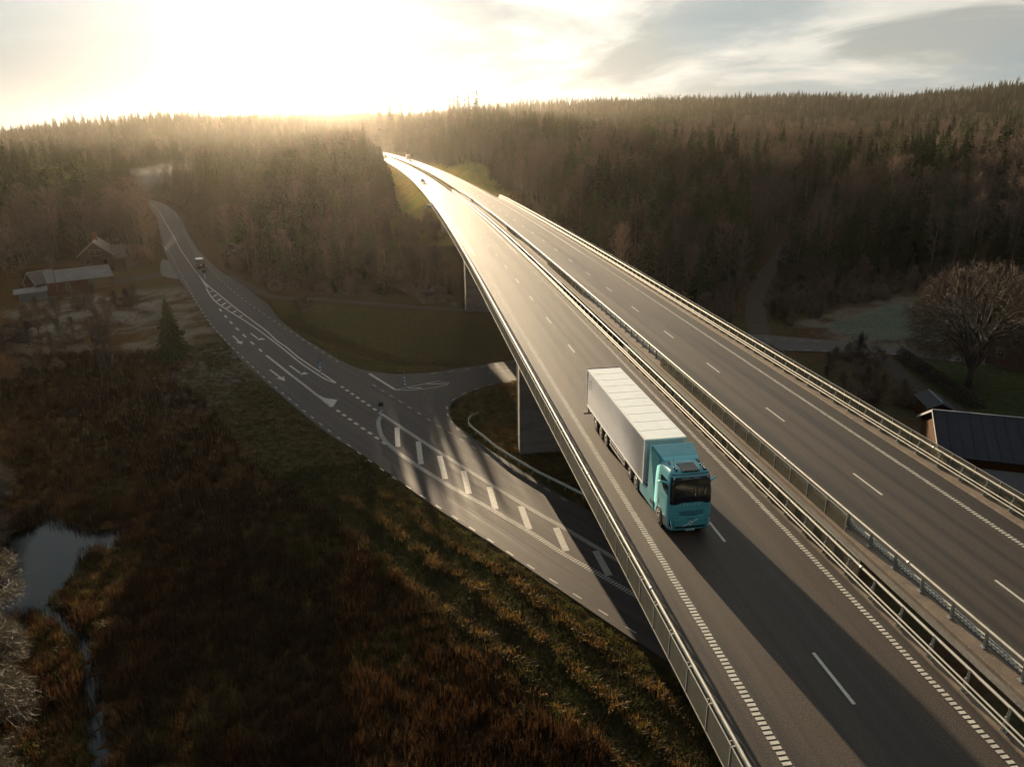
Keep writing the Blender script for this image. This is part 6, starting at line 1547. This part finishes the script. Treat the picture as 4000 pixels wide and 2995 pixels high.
for azd, y, el in ((19.2,250,-.15),(14.2,330,1.0),(12.3,350,.9)):
    x, hh = at_azel(azd, y, el); place(PIN[0], 'pine_tree', {250: 'tall long-stemmed', 330: 'nearer lit', 350: 'farther lit'}[y]+' pine above the dark woods right of the motorway', 'pine', x, y, min(1.5, max(.8, hh/20.0)), rnd.random()*6, 'pines over the right-hand woods')
# --- single trees and shrubs near the roads
TR = D['trees']
place(SPR[0], 'spruce_tree', 'single dark bushy spruce on the rough grass left of the lower road', 'spruce', *TR['spruce'], .62, .5, sz=.56) if False else None
bigspr = spruce(31, 11.5, 3.4, 34)
place(bigspr, 'spruce_tree', 'single dark bushy spruce on the rough grass left of the lower road', 'spruce', TR['spruce'][0]+.3, TR['spruce'][1]-.5, .92, .5)
OAKB = mat('oak_bark', (.035,.028,.022), rough=.95, noise=(3,(.02,.016,.012),.4,.7))
OAK = dome_tree(41, 19.0, 10.0, 2.8, 17, 9, 13, 15, .60, TWIGO, 'oak_tree', tw=.022, tl=1.0, trunk_m=OAKB)
place(OAK, 'oak_tree', 'huge round leafless oak on the lawn right of the bridges', 'oak', TR['oak'][0], TR['oak'][1], 1.0, 1.0)
WIL = [dome_tree(51, 6.2, 4.4, .5, 12, 8, 12, 12, .14, TWIGG, 'willow_bush', tw=.011, tl=.75),
       dome_tree(52, 5.2, 3.9, .4, 12, 8, 12, 12, .12, TWIGG, 'willow_bush', tw=.011, tl=.75)]
for k, (x, y, s_) in enumerate(sorted(((-42.3,66.5,.95),(-37.0,56.5,.95),(-32.5,47.4,.95),(-29.3,41.0,.9),(-26.8,34.8,.9),(-35.8,52.0,.8),(-37.5,48,1.1),(-33,40,1.0),(-30.5,35.5,.95),(-46.5,75,1.0),(-25.2,31.5,.85)), key=lambda q: -q[1])):
    place(WIL[k % 2], 'willow_bush', ORD[k]+' grey willow counted from the top down the left picture edge by the pond', 'willow', x, y, s_, k*1.3, 'grey willows along the pond')
SHR = [dome_tree(61, 3.4, 2.1, .2, 9, 6, 8, 8, .07, TWIG, 'bare_shrub', tw=.014, tl=.5),
       bare(62, 4.2, 2.0, prim=24, sec=8, twg=9, tw=.016, tl=.6, start=.03, up=1.25, crown_m=TWIG, trunk_m=GREYB, name='bare_shrub', tr=.07)]
GOLDT = mat('golden_twigs', (.085,.050,.024), rough=.7, transl=(.3,(1.6,1.3,.8)))
RND = dome_tree(63, 5.6, 2.9, 1.6, 9, 7, 10, 9, .10, GOLDT, 'small_tree', tw=.014, tl=.5)
place(SHR[1], 'bare_shrub', 'tall dark bush between the farm and the single spruce', 'shrub', *TR['bush'], 1.75, .3)
place(RND, 'small_tree', 'small round golden-brown tree in front of the long barn', 'tree', *TR['round'], 1.0, .3)
place(RND, 'small_tree', 'rounded bare tree cut by the left picture edge above the marsh', 'tree', TR['lefttree'][0]-.2, TR['lefttree'][1], 1.15, 1.3)
place(SHR[0], 'bare_shrub', 'dark twiggy bush on the roadside meadow below the footpath', 'shrub', *TR['bushmid'], 1.0, .3)
place(SHR[0], 'bare_shrub', 'open leafless bush beside the road junction right of the bridges', 'shrub', *TR['shrubR'], .95, .3)
place(SHR[0], 'bare_shrub', 'low bush where the hedge meets the road', 'shrub', *TR['shrubR2'], .9, 1.3)
for k, (x, y, s_) in enumerate(((-66.5,190.5,.55),(-68.5,196,.8),(-66,201.5,.9),(-86,176,1.3),(-90,170,1.4),(-93,178,1.4),(-84,186,1.2),(-87,192,1.4),(-66,201,1.0),(-68,206,1.1),(-71,209,1.2),(-74,214,1.1),(-64.5,198,.55),(-73,203,.9),(-80,212,1.1),(-85,207,1.0),(-91,203,1.1),(-88,196,.9),(-96,195,1.0),(-94,186,.9),(-98,178,1.0),(-104,185,1.1))):
    place(BIR[3+k % 2], 'garden_tree', ORD[k]+' bare brown tree counted from the farm drive round behind the farmhouse', 'tree', x, y, s_*(1.12 if x > -76 and y > 195 else .75), k*1.1, 'bare trees round the farm garden')
for k, (x, y, s_) in enumerate(((-72,217,.85),(-75.5,222,.95),(-78,228,.9),(-70.5,213,.6),(-82,233,.95))):
    place(SPR[k % 3], 'spruce_tree', ORD[k]+' dark spruce of the clump left of the bend in the lower road', 'spruce', x, y, s_*.95, k*1.1, 'spruce clump by the road bend')
place(SHR[0], 'bare_shrub', 'wide dark bush at the mouth of the farm drive', 'shrub', -66.0, 193.5, 1.7, 1.3)
place(SHR[0], 'bare_shrub', 'low bush on the frosty lawn beside the farmhouse', 'shrub', D['shedR'][0][0], D['shedR'][0][1], .7, 1.3)
# hedge
def hedge():
    P = smooth_line(D['hedge'], 40, 2); b = MB(); r = random.Random(3)
    o0 = Vector((P[0][0], P[0][1], h1(*P[0])))
    for i in range(9000):
        k = r.random()*38.9; i0 = int(k); f = k-i0; p = P[i0]*(1-f)+P[i0+1]*f; t = P[i0+1]-P[i0]; t = t/np.hypot(*t)
        a = r.uniform(-1, 1); z = r.random()**.8*1.9*(1-.25*a*a); off = a*1.3*(1-.2*z)
        q = Vector((p[0]-t[1]*off, p[1]+t[0]*off, h1(p[0], p[1])+z))-o0
        u = Vector((r.gauss(0,1), r.gauss(0,1), r.gauss(0,1))).normalized()*.13; v = Vector((r.gauss(0,1), r.gauss(0,1), r.gauss(0,1))).normalized()*.13
        b.poly([tuple(q-u), tuple(q+v), tuple(q+u)])
    o = b.build('hedge', mat('hedge_twigs', (.030,.022,.013), rough=.9), fixn=False); o.location = o0; tag(o, 'dark clipped hedge running down beside the gravel drive', 'hedge')
hedge()
# --- grass, reeds and brush
def tuft(seed, n, h, spread, w, m, name, lean=.45):
    r = random.Random(seed); b = MB()
    for i in range(n):
        a = r.random()*6.28; d = r.random()**.6*spread; x, y = cos(a)*d, sin(a)*d; hh = h*r.uniform(.55,1.1); la = r.random()*6.28; ll = hh*lean*r.random()
        p0 = Vector((x, y, -.1)); p1 = Vector((x+cos(la)*ll*.4, y+sin(la)*ll*.4, hh*.6)); p2 = Vector((x+cos(la)*ll, y+sin(la)*ll, hh*(1-.25*r.random())))
        s_ = Vector((cos(la+1.57), sin(la+1.57), 0))*w
        b.poly([tuple(p0-s_), tuple(p0+s_), tuple(p1+s_*.8), tuple(p1-s_*.8)]); b.poly([tuple(p1-s_*.8), tuple(p1+s_*.8), tuple(p2)])
    return b.mesh(name, m)
REEDB = mat('brown_reed', (.042,.029,.015), rough=.8, spec=.2, transl=(.28,(1.5,1.3,.8)), var=.45)
REEDD = mat('dark_sedge', (.030,.017,.010), rough=.85, spec=.2, transl=(.25,(1.6,1.2,.7)), var=.45)
STRAW = mat('straw_grass', (.10,.066,.026), rough=.75, spec=.2, transl=(.26,(1.6,1.3,.7)), var=.35)
GREENG = mat('green_grass', (.033,.038,.013), rough=.8, spec=.2, transl=(.38,(1.7,1.5,.6)), var=.35)
tufts = [tuft(1, 26, 1.0, .45, .016, REEDB, 'reed'), tuft(2, 26, 1.25, .5, .016, REEDD, 'reed', .3), tuft(3, 24, .75, .45, .018, STRAW, 'reed', .8), tuft(4, 26, .5, .5, .016, GREENG, 'reed', .7)]
tuftg = [tuft(5, 26, .34, .4, .014, GREENG, 'grass', .9), tuft(6, 24, .42, .4, .014, STRAW, 'grass', 1.1), tuft(7, 22, .30, .45, .014, REEDB, 'grass', 1.0)]
def inview_pts(x0, x1, y0, y1, dens, seed):
    r = np.random.RandomState(seed); n = int((x1-x0)*(y1-y0)*dens); X_ = r.uniform(x0, x1, n); Y_ = r.uniform(y0, y1, n)
    az = np.degrees(np.arctan2(X_, Y_)); k = (az > -39) & (az < 44); return X_[k], Y_[k], r
polyR = ROADL+ROADR[::-1]
def green_patch(X_, Y_):
    g = 0*X_
    for (cx_, cy_, ra) in ((-9.5,62,4.2),(-13.5,66.5,3.0),(-30,60,5.5),(-29,52,6),(-33,77,4),(-25,40,5),(-2.5,47,5)):
        g = np.maximum(g, 1-sstep(ra*.5, ra*1.2, np.hypot(X_-cx_, Y_-cy_)))
    return g
def do_marsh():
    A = [inview_pts(-48, 30, 20, 75, 7.5, 1), inview_pts(-75, 5, 75, 130, 3.0, 2)]
    X_ = np.concatenate([a[0] for a in A]); Y_ = np.concatenate([a[1] for a in A]); r = np.random.RandomState(4)
    dl = dist_poly(X_, Y_, ROADL); ok = ~inside(X_, Y_, polyR) & (dl > 8.0+3.5*fbm(X_, Y_, 6, 71)) & inside(X_, Y_, ROADL+[(60,-100),(-200,-100),(-200,360)])
    pd = sdf(X_, Y_, D['pond'])+1.4*(fbm(X_, Y_, 3.0, 33)-.5); ok &= (pd > .3) | ((pd > -1.1) & (r.rand(len(X_)) < .30))
    pdd = pd < 6
    for st in STREAMS: ok &= dist_poly(X_, Y_, st)+.9*(fbm(X_, Y_, 1.7, 35)-.5) > .38
    ok &= r.rand(len(X_)) < .25+1.1*fbm(X_, Y_, 2.4, 77)
    X_, Y_, pdd = X_[ok], Y_[ok], pdd[ok]
    z = hgt(X_, Y_); n = fbm(X_, Y_, 9, 81); g = green_patch(X_, Y_); q = r.rand(len(X_))
    gold = sstep(.48, .66, fbm(X_, Y_, 5.5, 85))
    pick = np.where(q < .50+(n-.5), 1, 0)
    pick = np.where(r.rand(len(X_)) < gold*.22, 2, pick); pick = np.where(r.rand(len(X_)) < g*.75, 3, pick); pick = np.where(r.rand(len(X_)) < .06, 2, pick)
    scatter('reeds', np.stack([X_, Y_, z], 1), r.uniform(0, 6.28, len(X_)), r.uniform(.55, 1.25, len(X_))*(.75+.5*n), pick, tufts, 'brown reeds and sedge tussocks covering the marsh', 'reeds')
    print('reeds', len(X_))
    A = [inview_pts(-32, 40, 18, 78, 13, 11), inview_pts(-60, 5, 78, 130, 4, 12)]
    X_ = np.concatenate([a[0] for a in A]); Y_ = np.concatenate([a[1] for a in A])
    dl = dist_poly(X_, Y_, ROADL); ok = ~inside(X_, Y_, polyR) & (dl > .5) & (dl < 10.5) & inside(X_, Y_, ROADL+[(60,-100),(-200,-100),(-200,360)])
    X2, Y2, r2 = inview_pts(4, 48, 58, 112, 7, 13); bp = BRT+BRB[::-1]
    ok2 = inside(X2, Y2, [(4.8,89),(4.7,92.5),(7.2,98.6),(15.5,103.7),(40,110),(48,60),(19,56),(11.5,73),(8,80.5)]) & (dist_poly(X2, Y2, bp, True) > .4) & (dist_poly(X2, Y2, ROADR) > .4)
    X_ = np.concatenate([X_[ok], X2[ok2]]); Y_ = np.concatenate([Y_[ok], Y2[ok2]]); dl = dist_poly(X_, Y_, ROADL)
    fm = 1-sstep(62, 85, Y_); rid = np.abs((dl+2.2*fbm(X_, Y_, 9, 41)+1.0*fbm(X_, Y_, 2.0, 42)) % 3.0-1.5)/1.5
    q = r.rand(len(X_)); pick = np.where(q < .25+.5*fbm(X_, Y_, 4, 99)-.25*sstep(70, 90, Y_), 0, 2); pick = np.where((rid < .14) & (r.rand(len(X_)) < .45*fm*(dl < 12)), 1, pick); pick = np.where(r.rand(len(X_)) < sstep(9, 13, dl)*.5, 1, pick)
    sc = r.uniform(.6, 1.2, len(X_))*(1+.5*fm*(rid < .15))
    scatter('verge_grass', np.stack([X_, Y_, hgt(X_, Y_)], 1), r.uniform(0, 6.28, len(X_)), sc, pick, tuftg, 'mown swathes of green and straw grass on the verge of the lower road', 'grass')
    print('grass', len(X_))
do_marsh()
def brush():
    r = np.random.RandomState(31); out = []
    def add(x0, x1, y0, y1, n, f):
        X_ = r.uniform(x0, x1, n); Y_ = r.uniform(y0, y1, n); k = f(X_, Y_); out.append(np.stack([X_[k], Y_[k]], 1))
    bpoly = BRT+BRB[::-1]
    clear = lambda X_, Y_: (dist_poly(X_, Y_, D['track']) > 2.5) & (dist_poly(X_, Y_, D['rtrack']) > 3.0) & (dist_poly(X_, Y_, D['rdrive']) > 2.6) & ~inside(X_, Y_, bpoly) & (dist_poly(X_, Y_, bpoly, True) > 1.5) & ~inside(X_, Y_, polyR) & (dist_poly(X_, Y_, ROADR) > 3) & (dist_poly(X_, Y_, ROADL) > 5)
    add(-5, 12, 158, 222, 300, lambda x, y: (x > np.interp(y,[158,190,222],[-2,-1,-3])) & (x < 9.5) & clear(x, y))
    add(-45, 0, 160, 180, 260, lambda x, y: (y > np.interp(x, [-45,-30,-20,-3], [178,166,163,157])) & clear(x, y))
    add(36, 62, 120, 262, 520, lambda x, y: clear(x, y) & (x > 37))
    add(62, 135, 126, 175, 520, lambda x, y: clear(x, y) & (sdf(x, y, D['field']) > 3.0))
    add(40, 76, 60, 112, 110, lambda x, y: clear(x, y) & (dist_poly(x, y, D['rdrive']) > 3.5) & (y > 82))
    add(-75, -56, 120, 160, 60, lambda x, y: clear(x, y))
    add(-48, -40, 172, 200, 40, lambda x, y: clear(x, y))
    P = np.concatenate(out); z = hgt(P[:,0], P[:,1]); n = len(P)
    scatter('undergrowth', np.stack([P[:,0], P[:,1], z-.1], 1), r.uniform(0, 6.28, n), r.uniform(.35, 1.0, n), r.randint(0, 2, n), [s.joined for s in SHR], 'leafless brown scrub along the foot of the woods and slopes', 'undergrowth')
brush()
# ------------------------------------------------------------------ haze
def haze():
    b = MB(); b.bb(-3500, 3500, -950, 3700, -45, 112); o = b.build('haze', None); o.data.materials.clear()
    m = bpy.data.materials.new('haze'); m.use_nodes = True; t = m.node_tree; t.nodes.clear()
    out = nd(t, 'ShaderNodeOutputMaterial'); v = nd(t, 'ShaderNodeVolumePrincipled')
    v.inputs['Color'].default_value = (1.0,.92,.80,1); v.inputs['Density'].default_value = HAZE_DENSITY; v.inputs['Anisotropy'].default_value = HAZE_G
    t.links.new(v.outputs[0], out.inputs['Volume']); o.data.materials.append(m); tag(o, 'pale air over the valley', 'haze', kind='stuff')
def mist():
    bm = bmesh.new(); bmesh.ops.create_icosphere(bm, subdivisions=3, radius=1); me = bpy.data.meshes.new('mist'); bm.to_mesh(me); bm.free()
    o = bpy.data.objects.new('mist', me); COL.objects.link(o); o.location = (-116, 368, 1.5); o.scale = (30, 16, 7); o.rotation_euler = (0, -.12, .25)
    m = bpy.data.materials.new('mist'); m.use_nodes = True; t = m.node_tree; t.nodes.clear(); L = t.links.new
    out = nd(t, 'ShaderNodeOutputMaterial'); v = nd(t, 'ShaderNodeVolumePrincipled'); v.inputs['Anisotropy'].default_value = .5; v.inputs['Color'].default_value = (.95,.93,.9,1)
    tc = nd(t, 'ShaderNodeTexCoord'); n = nd(t, 'ShaderNodeTexNoise'); n.inputs['Scale'].default_value = 1.6; n.inputs['Detail'].default_value = 4; L(tc.outputs['Object'], n.inputs['Vector'])
    ln = nd(t, 'ShaderNodeVectorMath'); ln.operation = 'LENGTH'; L(tc.outputs['Object'], ln.inputs[0])
    a = nd(t, 'ShaderNodeMapRange'); L(ln.outputs['Value'], a.inputs[0]); a.inputs[1].default_value = 1.0; a.inputs[2].default_value = .2
    b = nd(t, 'ShaderNodeMapRange'); L(n.outputs[0], b.inputs[0]); b.inputs[1].default_value = .42; b.inputs[2].default_value = .7; b.inputs[4].default_value = .05
    mu = nd(t, 'ShaderNodeMath'); mu.operation = 'MULTIPLY'; L(a.outputs[0], mu.inputs[0]); L(b.outputs[0], mu.inputs[1]); L(mu.outputs[0], v.inputs['Density']); L(v.outputs[0], out.inputs['Volume'])
    me.materials.append(m); tag(o, 'wisp of sunlit mist drifting over the trees where the lower road bends away', 'mist', kind='stuff')
mist()
import os
haze()
